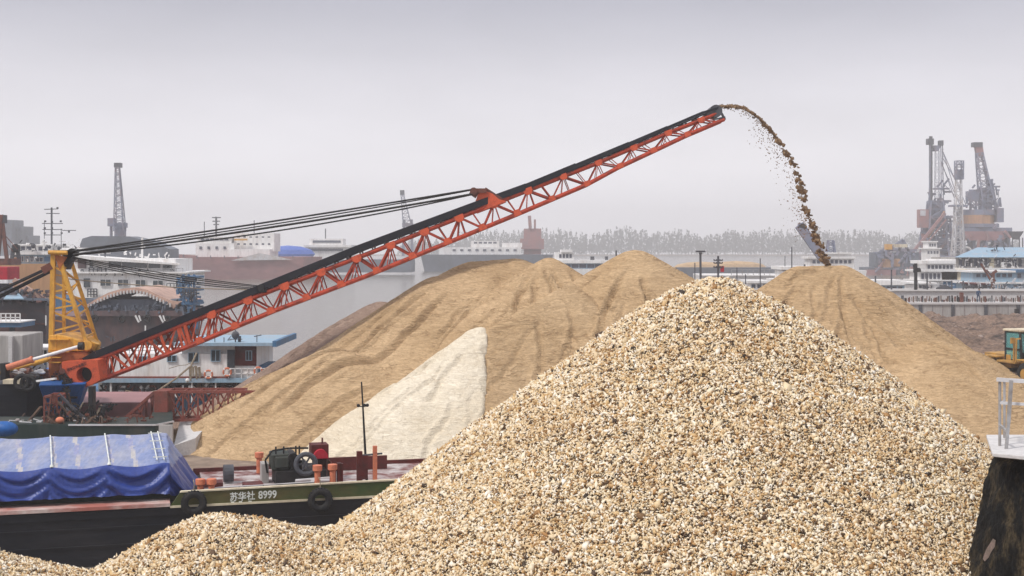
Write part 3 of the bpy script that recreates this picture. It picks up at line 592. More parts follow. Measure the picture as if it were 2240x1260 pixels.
# deck clutter: drums, coils, pipes
for i, (px, py, r_) in enumerate(((40, 822, .26), (63, 826, .22), (52, 815, .2), (82, 822, .18), (105, 818, .2), (22, 812, .3))):
    h = MB(); c = P(px, py, 58.2); h.tube(c-Vector((.28, 0, 0)), c+Vector((.28, 0, 0)), r_, n=12); h.build('winch_drum', M['steel_dark' if i % 2 else 'rust'], cv)
h = MB()
for i in range(26):
    a = P(random.uniform(20, 125), random.uniform(806, 826), random.uniform(57.2, 59)); h.bar(a, a+Vector((random.uniform(-.5, .5), random.uniform(-.3, .3), random.uniform(-.12, .15))), random.uniform(.03, .09))
h.build('deck_gear', M['wood'], cv)['kind'] = 'stuff'; clutter(cv, 'rigging', 'black', 10, 130, 806, 832, 57.4, 70, .06, 2, (4, 14)); clutter(cv, 'rigging', 'rust', 20, 130, 812, 834, 57, 40, .06, 2, (3, 10)); clutter(cv, 'chains', 'black', 130, 150, 815, 905, 56.0, 40, .08, .8, (6, 20))
h = MB()
for i in range(9):
    a = P(random.uniform(30, 110), random.uniform(808, 820), 57.3); h.ball(a, random.uniform(.06, .13), 7, 5, (1.7, 1, .7))
h.build('sacks', M['white'], cv)
blk(cv, 'post', 'black', (0, 12, 795, 832, 57, .5)); h = MB(); h.bar(P(40, 850, 56.4), P(58, 835, 56.4), .1); h.build('anchor_shank', M['black'], cv)
for px, py in ((48, 836), (62, 838)):
    h = MB(); h.ring(P(px, py, 56.35), .27, .10, 'y', 20, 8); h.build('fender_tyre', M['rubber'], cv)
# tower
dT = 58.0
tw = MB()
LB, LT = P(112, 768, dT), P(117, 556, dT); LB2, LT2 = P(140, 768, dT+2.0), P(140, 556, dT+1.4)
RB, RT = P(190, 752, dT), P(127, 556, dT); RB2, RT2 = P(212, 748, dT+2.0), P(152, 560, dT+1.4)
tw.bar(LB, LT, .19); tw.bar(RB, RT, .16); tw.bar(LB2, LT2, .13); tw.bar(RB2, RT2, .14)
def on(a, b, py):   # point on a leg at an image row
    d0 = a.y; f = 0
    for _ in range(40):
        f = (f*0+0) if False else f
        p = a.lerp(b, f); y = HZ+F*(EYE-p.z)/p.y; y0 = HZ+F*(EYE-a.z)/a.y; y1 = HZ+F*(EYE-b.z)/b.y
        f = (py-y0)/(y1-y0); break
    return a.lerp(b, f)
for l, r in ((582, 595), (617, 631), (639, 631), (647, 664), (676, 667), (682, 706), (725, 709)): tw.bar(on(LB, LT, l), on(RB, RT, r), .075)
for l, r in ((600, 610), (640, 618), (640, 655), (690, 660), (690, 705), (730, 710)): tw.bar(on(LB2, LT2, l), on(RB2, RT2, r), .06)
for l, r in ((590, 575), (590, 615), (640, 618), (642, 672), (690, 676), (694, 722), (738, 728)): tw.bar(on(RB, RT, l), on(RB2, RT2, r), .065)
for l in (600, 650, 700): tw.bar(on(LB, LT, l), on(LB2, LT2, l+4), .06)
twr = tw.build('tower', M['yellow'], cv)
h = MB(); h.tube(P(106, 552, dT-.2), P(147, 553, dT-.2), .09); h.tube(P(128, 552, dT+1.6), P(150, 553, dT+1.6), .08); h.box(LT.x-.1, RT2.x, dT-.15, dT+1.5, LT.z+.02, LT.z+.14); h.build('head_beam', M['yellow'], twr)
h = MB(); a, b, c = P(119, 558, dT-.1), P(146, 562, dT-.1), P(130, 590, dT-.1); h.add([a, b, c]+[v+Vector((0, .08, 0)) for v in (a, b, c)], [(0, 1, 2), (5, 4, 3), (0, 3, 4, 1), (1, 4, 5, 2), (2, 5, 3, 0)]); h.build('gusset', M['rust_orange'], twr)
for px, py, r_ in ((150, 557, .2), (158, 552, .17), (153, 568, .19), (144, 570, .16), (166, 555, .12)):
    h = MB(); c = P(px, py, dT+.3); h.tube(c-Vector((0, .12, 0)), c+Vector((0, .12, 0)), r_, n=16); h.build('sheave', M['black'], twr)
h = MB(); h.bar(P(140, 556, dT+.3), P(168, 549, dT+.3), .12); h.bar(P(146, 585, dT+.6), P(158, 560, dT+.4), .22, .3); h.bar(P(127, 556, dT+.3), P(172, 546, dT+.3), .07); h.build('sheave_frame', M['steel_dark'], twr)
h = MB(); h.S(107, 124, 733, 768, dT-.15, 2.6); q = [P(124, 733, 1), ]
poly = [(124, 731), (150, 736), (176, 744), (188, 757), (186, 768), (124, 768)]
h.prism([(P(x, y, dT).x, P(x, y, dT).z) for x, y in poly], dT-.12, dT+2.2); h.build('tower_base', M['yellow'], cv, bevel=.04)
h = MB(); poly = [(107, 769.5), (190, 769.5), (196, 778), (160, 792), (148, 800), (130, 832), (107, 832)]
h.prism([(P(x, y, dT).x, P(x, y, dT).z) for x, y in poly], dT-.05, dT+2.1); h.build('slewing_seat', M['rust_orange'], cv, bevel=.03)
for y in (742, 768.5, 781, 792):
    blk(cv, 'stiffener', 'yellow', (105, 150 if y < 770 else 132, y, y+2, dT-.3, .2))
h = MB(); h.tube(P(190, 756, dT-.25), P(192, 762, dT+.4), .22, n=14); h.tube(P(208, 748, dT+.3), P(200, 764, dT+.3), .24, .2, 14); h.bar(P(190, 760, dT+.1), P(212, 758, dT+1), .3); h.build('foot_joint', M['yellow'], cv, bevel=.03)
h = MB(); h.tube(P(172, 757, dT-.6), P(183, 757, dT-.6), .17, n=14); h.build('cylinder_pin', M['black'], cv)
h = MB(); h.tube(P(176, 757, dT-.6), P(66, 788, dT-.9), .07, n=12); ro = h.build('cylinder_rod', M['white'], cv, smooth=False)
h = MB(); h.tube(P(72, 786, dT-.9), P(15, 804, dT-1), .13, n=14); h.tube(P(72, 786, dT-.9), P(68, 787.5, dT-.9), .155, n=14); h.build('cylinder_body', M['salmon'], cv)
h = MB(); h.tube(P(112, 784, dT-.3), P(-20, 822, dT-.5), .075, n=10); h.tube(P(105, 786, dT-.3), P(72, 796, dT-.35), .11, n=10); h.build('cylinder_body', M['yellow'], cv)
# boom
def DB(px): return 57.6+8.0*(px-150)/1430
def tc_(px):   # top chord row
    return np.interp(px, [214, 403, 622, 800, 1154, 1309, 1461, 1575], [786, 709, 624, 556, 416, 355, 290, 245])
def bc_(px): return np.interp(px, [214, 416, 593, 800, 1132, 1285, 1355, 1430, 1504, 1584], [833, 756, 682, 604, 468, 403, 365, 330, 295, 261])
def gb_(px): return np.interp(px, [185, 212, 403, 780, 1030, 1152, 1376, 1538, 1572], [790, 775, 697, 545, 452, 408, 315, 246, 236])
def tp_(px, o=0): return P(px, tc_(px), DB(px))+Vector((0, o, 0))
def bp_(px, o=0): return P(px, bc_(px), DB(px))+Vector((0, o, 0))
WB = 1.15
bo = MB()
xs_ = [214, 300, 403, 500, 622, 711, 800, 920, 1040, 1154, 1232, 1309, 1385, 1461, 1520, 1575]
for a, b in zip(xs_, xs_[1:]):
    for o in (0, WB): bo.tube(tp_(a, o), tp_(b, o), .085, n=8)
xb_ = [218, 320, 416, 505, 593, 700, 800, 900, 1020, 1132, 1210, 1285, 1355, 1430, 1504, 1584]
for a, b in zip(xb_, xb_[1:]):
    for o in (0, WB): bo.tube(bp_(a, o), bp_(b, o), .095, n=8)
tops = [462, 542, 622, 702, 780, 854, 928, 1004, 1079, 1154, 1232, 1309, 1386, 1461, 1533]; bots = [438, 515, 593, 671, 747, 825, 903, 980, 1056, 1132, 1208, 1285, 1357, 1430, 1504, 1570]
for o in (0, WB):
    for i, t in enumerate(tops):
        sc_ = .7 if t > 1200 else 1
        bo.bar(tp_(t, o), bp_(bots[i], o), .075*sc_); bo.bar(tp_(t, o), bp_(bots[i+1], o), .095*sc_)
        m_ = (bots[i]+bots[i+1])/2; bo.bar(bp_(m_, o), tp_(m_-13, o), .05*sc_); bo.bar(tp_(t, o), bp_(m_-18, o), .045*sc_)
        bo.bar(bp_(bots[i+1], o), tp_(bots[i+1]-24, o), .05*sc_)
for i, t in enumerate(tops):
    bo.bar(tp_(t), tp_(t, WB), .06); bo.bar(bp_(bots[i]), bp_(bots[i], WB), .06); bo.bar(tp_(t), bp_(bots[i], WB), .045)
    if i: bo.bar(bp_(bots[i-1]), bp_(bots[i], WB), .045); bo.bar(tp_(tops[i-1]), tp_(t, WB), .04)
bo_ = bo.build('boom', M['orange'], cv)
bo = MB()   # heavier root section
rt = [237, 313, 384]; rb = [228, 275, 300, 359, 400, 416]
for o in (0, WB):
    for a, b, w_ in ((232, 222, .1), (240, 228, .07), (240, 250, .07), (244, 282, .11), (270, 290, .10), (313, 296, .07), (316, 330, .08), (322, 362, .11), (350, 366, .12), (384, 366, .08), (388, 400, .11), (392, 410, .1), (300, 288, .06), (335, 322, .05)):
        bo.bar(tp_(a, o), bp_(b, o), w_)
    bo.bar(tp_(403, o), bp_(416, o), .14)
    for i, k in enumerate((430, 455, 480)): bo.bar(tp_(k, o), bp_(k-12+12*(i % 2), o), .05)
for a in (222, 290, 366, 414): bo.bar(bp_(a), bp_(a, WB), .09); bo.bar(bp_(a-30 if a > 230 else a), tp_(a, WB), .06)
bo.build('root_lattice', M['orange_light'], bo_)
for i, t in enumerate(tops):
    c = tp_(t, -.03); h = MB(); sz = .22 if t < 1200 else .17; s2 = Vector((1, 0, .39)).normalized(); n2 = Vector((-.39, 0, 1)).normalized()
    q = [c-s2*sz-n2*.07, c-s2*.08-n2*sz, c+s2*.12-n2*sz, c+s2*sz-n2*.07, c+s2*sz+n2*.1, c-s2*sz+n2*.1]
    h.add(q+[v+Vector((0, .03-.13, 0)) for v in q], [tuple(range(6)), tuple(range(11, 5, -1))]+[(k, 6+k, 6+(k+1) % 6, (k+1) % 6) for k in range(6)]); h.build('gusset_plate', M['orange_light'], bo_)
for i, t in enumerate(bots[:-1]):
    c = bp_(t, -.03); h = MB(); sz = .2 if t < 1200 else .16; s2 = Vector((1, 0, .39)).normalized(); n2 = Vector((-.39, 0, 1)).normalized()
    q = [c-s2*sz-n2*.08, c+s2*sz-n2*.08, c+s2*.12+n2*sz, c-s2*.12+n2*sz]
    h.add(q+[v-Vector((0, .10, 0)) for v in q], [tuple(range(4)), tuple(range(7, 3, -1))]+[(k, 4+k, 4+(k+1) % 4, (k+1) % 4) for k in range(4)]); h.build('gusset_plate', M['orange_light'], bo_)
h = MB(); gx = [185, 212, 300, 403, 530, 650, 780, 905, 1030, 1152, 1260, 1376, 1460, 1538, 1572]
for a, b in zip(gx, gx[1:]):
    pa, pb = P(a, gb_(a), DB(a)), P(b, gb_(b), DB(b)); w1 = .30 if b < 1200 else .30-.20*(b-1200)/380
    for o in (-.08, WB+.02): h.bar(pa+Vector((0, o, 0)), pb+Vector((0, o, 0)), .05, w1)
    h.bar(pa+Vector((0, WB/2, -.05)), pb+Vector((0, WB/2, -.05)), WB, .06)
h.build('belt', M['belt'], bo_)
for k in range(42):
    px = 430+k*27.4
    a = P(px, gb_(px)+5, DB(px)); b = P(px+3, tc_(px+3), DB(px+3))
    for o in (0, WB): h = MB(); h.bar(a+Vector((0, o-.03, 0)), b+Vector((0, o, 0)), .09 if k % 3 == 0 else .05); h.build('idler_post', M['steel_dark'], bo_)
for k in range(38):
    px = 460+k*29.5; a = P(px, gb_(px)+6, DB(px)); h = MB(); h.tube(a, a+Vector((0, WB, 0)), .07, n=8); h.build('idler_roller', M['steel_dark'], bo_)
h = MB(); c = P(1566, 243, DB(1570)); h.tube(c+Vector((0, -.1, 0)), c+Vector((0, WB+.1, 0)), .30, n=20); h.build('head_drum', M['steel_dark'], bo_)
h = MB(); h.bar(P(1545, 250, DB(1545)), P(1575, 238, DB(1575)), .1, .25); h.bar(P(1573, 238, DB(1575)), P(1586, 262, DB(1586)), .09); h.bar(P(1560, 262, DB(1560)), P(1586, 256, DB(1586)), .08)
h.bar(P(1530, 262, DB(1545)), P(1560, 240, DB(1575)), .1); h.build('head_frame', M['steel_dark'], bo_)
# end plate with round hole
dE = 57.0
outer = [(135, 792), (150, 791), (175, 790), (201, 787), (213, 788), (219, 831), (200, 842), (181, 849), (172, 848), (136, 811)]
hc = (184, 820); hr_ = 17.0
def ray(a):
    dx, dy = math.cos(a), math.sin(a); best = 1e9
    for (x1, y1), (x2, y2) in zip(outer, outer[1:]+outer[:1]):
        ex, ey = x2-x1, y2-y1; den = dx*ey-dy*ex
        if abs(den) < 1e-9: continue
        t = ((x1-hc[0])*ey-(y1-hc[1])*ex)/den; u = ((x1-hc[0])*dy-(y1-hc[1])*dx)/den
        if t > 0 and -1e-6 <= u <= 1+1e-6: best = min(best, t)
    return best
angs = sorted([2*math.pi*i/48 for i in range(48)]+[math.atan2(y-hc[1], x-hc[0]) % (2*math.pi) for x, y in outer])
h = MB(); n_ = len(angs)
for off, dd in ((0, dE), (1, dE+1.5)):
    pass
vs = []
for a in angs:
    r_ = ray(a); o2 = P(hc[0]+r_*math.cos(a), hc[1]+r_*math.sin(a), dE); i2 = P(hc[0]+hr_*math.cos(a), hc[1]+hr_*math.sin(a), dE)
    vs += [o2, i2, o2+Vector((0, 1.5, 0)), i2+Vector((0, 1.5, 0))]
fs = []
for i in range(n_):
    k = (i+1) % n_; a, b = 4*i, 4*k
    fs += [(a, b, b+1, a+1), (a+2, a+3, b+3, b+2), (a, a+2, b+2, b), (a+1, b+1, b+3, a+3)]
h.add(vs, fs); ep = h.build('end_housing', M['orange_light'], bo_)
h = MB(); c = P(187, 820, dE+.75); h.tube(c, c+Vector((0, .6, 0)), .30, n=20); h.build('tail_pulley', M['black'], bo_)
h = MB(); h.tube(P(139, 803, dE+.1), P(139, 803, dE+1.3), .17, n=14); h.tube(P(136, 812, dE-.1), P(136, 812, dE+1.3), .12, n=12); h.build('hinge', M['rust'], bo_)
a0, a1 = P(147.5, 812, dE-.012), P(192, 796, dE-.012); dv = (a1-a0).normalized()
Tt = Matrix.Translation(a0) @ Matrix(((dv.x, -dv.z, 0, 0), (0, 0, -1, 0), (dv.z, dv.x, 0, 0), (0, 0, 0, 1)))
text_mesh('国富江中晶国工', .128, 'painted_lettering', M['lettering_dark'], ep if False else bo_, Tt, .95)
# bracket
h = MB(); poly = [(1042, 466), (1036, 452), (1046, 424), (1062, 418), (1078, 424), (1092, 436), (1108, 440), (1100, 444)]
dd = DB(1070); h.prism([(P(x, y, dd).x, P(x, y, dd).z) for x, y in poly], dd-.12, dd+.05); h.prism([(P(x, y, dd).x, P(x, y, dd).z) for x, y in poly], dd+WB, dd+WB+.15); h.build('stay_bracket', M['orange_light'], bo_)
h = MB(); h.S(1030, 1064, 412, 422, dd-.25, 1.7); h.bar(P(1030, 418, dd), P(1044, 428, dd), .3); h.bar(P(1060, 414, dd), P(1098, 438, dd), .12, .2); h.tube(P(1036, 418, dd-.35), P(1036, 418, dd+1.5), .17, n=14); h.build('stay_sheave', M['rust'], bo_)
h = MB(); c = P(572, 630, DB(572)); h.tube(c-Vector((0, .2, 0)), c+Vector((0, WB+.2, 0)), .16, n=12); h.S(562, 583, 632, 640, DB(572)-.1, .3); h.build('stay_sheave', M['black'], bo_)
# cables
def cable(a, b, r_, sag=0, m='black', name='stay_cable'):
    pts = []
    for i in range(17):
        t = i/16; p = a.lerp(b, t); p.z -= sag*4*t*(1-t); pts.append(p)
    MB().path(pts, r_, 5).build(name, M[m], cv)
dd = DB(1035)
cable(P(160, 549, dT+.2), P(1036, 414, dd-.1), .042, .05); cable(P(160, 551, dT+.9), P(1036, 415, dd+1), .03, .15)
cable(P(160, 557, dT+.1), P(1036, 424, dd-.1), .05, .12); cable(P(160, 558, dT+.9), P(1036, 425, dd+1), .035, .3)
for i, (y0, y1, x1) in enumerate(((562, 626, 574), (564, 628, 572), (567, 631, 570), (570, 633, 566))): cable(P(160, y0, dT+.3+.2*i), P(x1, y1, DB(572)+.2*i), .022, .10+.04*i)
cable(P(150, 610, dT+.5), P(566, 634, DB(566)), .022, .10, 'rope')
cable(P(110, 584, dT), P(-60, 663, dT+1.5), .075, 0); cable(P(112, 592, dT+.3), P(-60, 678, dT+1.6), .085, 0)
h = MB(); h.bar(P(94, 592, dT), P(114, 581, dT), .22, .3); h.build('stay_anchor', M['rust'], cv)
# ---------------- falling sand ----------------
st = MB()
def stp(t):   # path of the thrown sand
    xs = np.interp(t, [0, .08, .16, .25, .33, .42, .5, .6, .7, .8, .9, 1], [1572, 1600, 1628, 1656, 1680, 1700, 1728, 1752, 1760, 1778, 1795, 1808])
    ys = np.interp(t, [0, .08, .16, .25, .33, .42, .5, .6, .7, .8, .9, 1], [234, 230, 234, 252, 276, 305, 345, 400, 450, 500, 545, 590])
    return xs, ys
def rock(p, r_):
    n = len(st.v); q = Matrix.Rotation(random.uniform(0, 6), 3, Vector((random.random()-.5, random.random()-.5, random.random()-.5)).normalized())
    sc_ = Vector((random.uniform(.7, 1.5), random.uniform(.7, 1.3), random.uniform(.5, 1.1)))
    pts = [(1, 0, 0), (-1, 0, 0), (0, 1, 0), (0, -1, 0), (0, 0, 1), (0, 0, -1), (.7, .7, .5), (-.7, .6, -.5), (.6, -.7, -.4), (-.6, -.6, .6)]
    st.v += [tuple(Vector(p)+q @ Vector((a*sc_.x, b*sc_.y, c*sc_.z))*r_*random.uniform(.7, 1.2)) for a, b, c in pts]
    st.f += [(n+i, n+j, n+k) for i, j, k in ((0, 6, 4), (6, 2, 4), (2, 9, 4), (9, 3, 4), (3, 0, 4), (0, 5, 6), (5, 2, 6), (2, 5, 7), (7, 1, 2), (1, 9, 2), (1, 5, 3), (7, 5, 1), (1, 3, 9), (3, 5, 8), (8, 0, 3), (0, 8, 5))]
for i in range(1500):
    t = random.random()**1.0; x, y = stp(t)
    cl = .5+.6*noise.noise((t*34, 0, 0)); 
    if t > .3 and random.random() > -.55+2.3*cl: continue
    wd = 2.2 if t < .3 else 5.0+4*t
    dn = 0
    if t > .04 and t < .35: dn = abs(random.gauss(0, 2.0))
    off = random.gauss(0, wd*.8); r_ = random.uniform(.03, .075) if t < .3 else random.uniform(.03, .12)*(1.1 if cl > .5 else .6)
    rock(P(x+off*.8, y+dn+off*.45, DB(1575)+.5+random.gauss(0, .25)), r_)
for i in range(900):   # stray grains on the near side of the stream
    t = random.uniform(.06, .82); x, y = stp(t); o = abs(random.gauss(0, 16 if t > .3 else 7))
    rock(P(x-o*1.1-2, y+o*.6, DB(1575)+.5+random.gauss(0, .4)), random.uniform(.012, .035))
so = st.build('falling_sand', M['clod']); so['kind'] = 'stuff'; tag(so, 'arc of dark sand and clods thrown from the boom tip down onto the right heap', 'falling sand')
# ---------------- low work barge and its truss ----------------
wb = thing('work_barge', 'low dark green cluttered work barge with a rusty truss gangway behind the blue tarpaulin', 'barge', (-16, 54, 0))
h = MB(); h.plan([XY(-350, 52), XY(340, 52), XY(378, 53), XY(378, 57.5), XY(337, 57.5), XY(330, 54.2), XY(-350, 54.6)], -1, 2.27); h.build('hull', M['dark_green'], wb)
h = MB(); h.bar((XY(150, 52)[0], 51.97, 2.25), (XY(342, 52)[0], 51.97, 2.25), .05, .06); h.bar((XY(342, 52)[0], 51.97, 2.25), (XY(380, 53)[0], 53, 2.25), .05, .06); h.build('rubbing_strip', M['pale_steel'], wb)
blk(wb, 'bow_plate', 'concrete', (347, 377, 930, 985, 51.85, .15))
def lattice(root, name, m, corners, w_, nseg, d, dep, wb_=None):
    (x0, t0, u0), (x1, t1, u1) = corners; h = MB()
    for o in (0, dep):
        O = Vector((0, o, 0)); h.bar(P(x0, t0, d)+O, P(x1, t1, d)+O, w_); h.bar(P(x0, u0, d)+O, P(x1, u1, d)+O, w_)
        for i in range(nseg+1):
            f = i/nseg; x = x0+(x1-x0)*f; t = t0+(t1-t0)*f; u = u0+(u1-u0)*f; h.bar(P(x, t, d)+O, P(x, u, d)+O, w_*.6)
            if i < nseg:
                g = (i+1)/nseg; x2 = x0+(x1-x0)*g; h.bar(P(x, t, d)+O, P(x2, u0+(u1-u0)*g, d)+O, w_*.5); h.bar(P(x, u, d)+O, P(x2, t0+(t1-t0)*g, d)+O, w_*.5)
            if o: h.bar(P(x, t, d), P(x, t, d)+O, w_*.5); h.bar(P(x, u, d), P(x, u, d)+O, w_*.5)
    return h.build(name, M[m], root)
tr = lattice(wb, 'truss_gangway', 'truss_red', ((367, 857, 920), (565, 857, 914)), .11, 6, 56.0, 1.0)
h = MB(); h.prism([(P(x, y, 55.8).x, P(x, y, 55.8).z) for x, y in ((337, 856), (366, 856), (366, 926), (337, 926))], 55.8, 57); h.build('end_plate', M['truss_red'], tr)
h = MB(); h.bar(P(258, 928, 55.9), P(338, 858, 55.9), .12); h.bar(P(258, 926, 55.9), P(338, 926, 55.9), .1)
for a, b in ((285, 300), (300, 318), (318, 322), (330, 336)): h.bar(P(a, 926, 55.9), P(b, 926-(b-258)*.86, 55.9), .07); h.bar(P(b, 926, 55.9), P(a, 926-(a-258)*.86, 55.9), .07)
h.build('sloping_end', M['truss_red'], tr)
lattice(wb, 'ladder_frame', 'truss_red', ((97, 868, 958), (124, 868, 958)), .10, 1, 52.6, 1.0)
h = MB()
for i in range(7): y = 870+i*14; h.bar(P(97, y, 52.55), P(124, y-6, 52.55), .05)
h.bar(P(100, 958, 52.5), P(112, 866, 52.5), .07); h.build('ladder_rungs', M['rust'], wb)
blk(wb, 'black_post', 'black', (193, 203, 846, 930, 53.5, .4))
for a, b, c, d_, w_ in ((128, 862, 205, 935, .16), (130, 880, 196, 948, .12), (120, 872, 188, 950, .10), (208, 935, 233, 884, .16), (198, 930, 222, 886, .12), (150, 900, 205, 925, .09), (30, 960, 90, 890, .12), (140, 960, 182, 880, .07), (168, 952, 150, 860, .06)):
    h = MB(); h.bar(P(a, b, 52.8+random.random()), P(c, d_, 52.6+random.random()), w_, w_*.6); h.build('spar', M[random.choice(['wood', 'steel_dark', 'rope'])], wb)
h = MB(); h.ball(P(131, 919, 52.2), .14, 12, 8, (1.2, 1, .9)); h.build('float', M['salmon'], wb, smooth=True)
h = MB()
for i in range(110):
    a = P(random.uniform(28, 250), random.uniform(934, 946), random.uniform(52.2, 54.4)); h.bar(a, a+Vector((random.uniform(-.7, .7), random.uniform(-.3, .3), random.uniform(-.1, .55))), random.uniform(.03, .10))
h.build('scrap', M['wood'], wb)['kind'] = 'stuff'; clutter(wb, 'scrap_iron', 'black', 90, 240, 880, 940, 52.3, 90, .06, 1.8, (8, 30)); clutter(wb, 'scrap_iron', 'rust', 95, 330, 905, 940, 52.3, 70, .06, 1.8, (5, 16)); clutter(wb, 'scrap_iron', 'pale_steel', 20, 210, 915, 940, 52.3, 36, .05, 1.8, (3, 10))
h = MB()
for i in range(30):
    a = P(random.uniform(20, 110), random.uniform(920, 942), random.uniform(52.2, 54)); h.bar(a, a+Vector((random.uniform(-.4, .4), random.uniform(-.3, .3), random.uniform(-.05, .12))), random.uniform(.05, .12), .03)
h.build('planks', M['white'], wb)['kind'] = 'stuff'
h = MB(); h.S(62, 96, 922, 946, 52.9, 1); h.build('red_locker', M['red_deck'], wb, bevel=.03)
h = MB(); a, b, c, d_ = P(126, 952, 52.3), P(172, 940, 52.3), P(190, 925, 54.3), P(140, 938, 54.3); h.hexa([a-Vector((0, 0, .1)), b-Vector((0, 0, .1)), c-Vector((0, 0, .1)), d_-Vector((0, 0, .1)), a, b, c, d_]); h.build('net', M['green'], wb)
bb = MB(); bb.ball(P(8, 938, 50.6), .36, 14, 10, (1.5, .9, .8)); tag(bb.build('bundle', M['blue'], None, smooth=True), 'bright blue wrapped bundle at the left edge above the tarpaulin', 'bundle')
# mauve boat with a tan deck under the boom
mb_ = thing('small_boat', 'mauve red wooden boat with a tan deck behind the black post', 'boat', (-18, 63, 0))
h = MB(); h.plan([XY(160, 62), XY(330, 62), XY(352, 64), XY(330, 66), XY(160, 66)], -.5, 2.0, [XY(150, 61.7), XY(335, 61.7), XY(360, 64), XY(335, 66.3), XY(150, 66.3)]); h.build('hull', M['hull_mauve'], mb_)
h = MB(); h.hexa([P(190, 893, 61.8), P(300, 906, 61.8), P(300, 898, 65.5), P(190, 880, 65.5), P(190, 888, 61.8), P(300, 901, 61.8), P(300, 893, 65.5), P(190, 876, 65.5)]); h.build('deck', M['cream'], mb_)
h = MB(); h.ball(P(250, 878, 64), .5, 14, 8, (2.1, .8, .40)); k_ = h.build('cover', M['sheet_blue'], mb_, smooth=True)
# ramp of pale boards at the foot of the sand
rm = MB(); a, b, c, d_ = P(380, 975, 52.4), P(428, 958, 52.9), P(470, 912, 57.5), P(396, 914, 57.5)
rm.hexa([Vector((v.x, v.y, -.4)) for v in (a, b, c, d_)]+[a, b, c, d_]); tag(rm.build('landing_ramp', M['concrete_pale']), 'pale grey ramp slab at the foot of the sand, right of the rusty truss', 'ramp')
# ---------------- accommodation boat (white and light blue) ----------------
ab = thing('accommodation_boat', 'white and light blue two deck boat with orange life rings under the boom', 'boat', (-17, 76, 0)); d = 75.0
h = MB(); h.plan([XY(215, 75.6), XY(600, 75.6), XY(640, 79), XY(600, 83), XY(215, 83)], -.6, 1.0, [XY(205, 75.1), XY(608, 75.1), XY(655, 79), XY(608, 83.5), XY(205, 83.5)]); h.build('hull', M['mid_blue'], ab)
blk(ab, 'lower_wall', 'concrete', (215, 590, 836, 880, d+.9, 6.0))
blk(ab, 'deck_edge', 'light_blue', (205, 618, 828, 837, d-.3, 8.2)); blk(ab, 'red_trim', 'truss_red', (215, 500, 823.5, 828, d-.2, 7.5))
blk(ab, 'upper_wall', 'white', (222, 500, 774, 823.5, d-.1, 6.6)); blk(ab, 'cabin', 'white', (398, 561, 757, 827.8, d+.25, 5.2))
blk(ab, 'roof', 'light_blue', (380, 604, 750, 757, d-.5, 6.8)); blk(ab, 'cabin_side', 'red_deck', (514, 561, 757, 800, d+.2, .04))
wins(ab, [(365, 386, 777, 792), (411, 435, 771, 793), (461, 482, 765, 791)], d-.1 if False else d-.14, 'light_blue')
wins(ab, [(300, 322, 779, 793)], d-.14, 'light_blue'); wins(ab, [(537, 551, 767, 789)], d+.16, 'light_blue')
blk(ab, 'door', 'glass', (497, 513, 765, 806, d-.16, .1))
wins(ab, [(455, 483, 843, 858), (498, 520, 843, 858), (528, 542, 843, 857)], d+.86, 'white')
blk(ab, 'doorway', 'glass', (384, 416, 842, 872, d+.82, .1)); blk(ab, 'panel', 'tan_hull', (425, 444, 838, 868, d+.84, .08))
blk(ab, 'post', 'white', (418, 421, 836, 880, d-.2, .15)); blk(ab, 'post', 'white', (470, 473, 836, 880, d-.2, .15)); blk(ab, 'post', 'white', (240, 244, 836, 880, d-.2, .15))
blk(ab, 'side_tank', 'mid_blue', (566, 600, 800, 828, d+.8, 3)); blk(ab, 'cloth', 'white', (531, 556, 808, 822, d-.15, .06))
railing(ab, 500, 612, 806, 828, d-.2, n=8, rails=2, r_=.02)
railing(ab, 225, 400, 760, 774, d, 'steel', 9, 2, .015)
def life_ring(px, py, dd, label, lb='orange and white life ring'):
    t = thing('life_ring', label, 'life ring', P(px, py, dd), 'life rings on the white and blue boat'); c = P(px, py, dd)
    MB().ring(c, .21, .055, 'y', 24, 8).build('ring', M['salmon'], t, smooth=True)
    h = MB()
    for a in (0, 90, 180, 270):
        q = R(a+45); h.tube(c+Vector((.21*math.cos(q-.16), 0, .21*math.sin(q-.16))), c+Vector((.21*math.cos(q+.16), 0, .21*math.sin(q+.16))), .064, n=8)
    h.build('band', M['white'], t)
for px, py, lb in ((456, 819, 'orange life ring hung lowest and farthest left on the blue and white boat'), (497, 814, 'orange life ring at the corner of the white cabin wall'), (565, 812, 'orange life ring on the rail right of the hanging white cloth'), (603, 810, 'orange life ring at the right end of the rail, next to the sand')): life_ring(px, py, d-.35, lb)
h = MB(); h.path([P(430, 772, 73), P(418, 800, 72.6), P(385, 828, 72), P(345, 855, 71.5), P(310, 862, 71.5), P(275, 855, 71)], .05); h.build('mooring_rope', M['rope'], ab)
h = MB(); h.path([P(430, 772, 73), P(424, 790, 73), P(408, 798, 73), P(390, 800, 73), P(370, 806, 73)], .02)
for i in range(14): x = 414+i*1.8; h.path([P(x, 800+random.uniform(0, 4), d-.3), P(x+random.uniform(-3, 3), 828+random.uniform(-6, 6), d-.3)], .025)
h.build('rope_tangle', M['rope'], ab)['kind'] = 'stuff'; clutter(ab, 'deck_clutter', 'black', 215, 590, 838, 872, d-.2, 130, .07, .8, (5, 20)); clutter(ab, 'deck_clutter', 'rust', 215, 560, 842, 876, d-.2, 70, .08, .8, (4, 14)); clutter(ab, 'roof_clutter', 'steel_dark', 225, 560, 735, 752, d+1, 40, .05, 3, (4, 14)); clutter(ab, 'deck_clutter', 'white', 240, 600, 838, 866, d-.1, 30, .10, .6, (5, 18))  # black lower-deck clutter also stands in for the shade under the deck edge
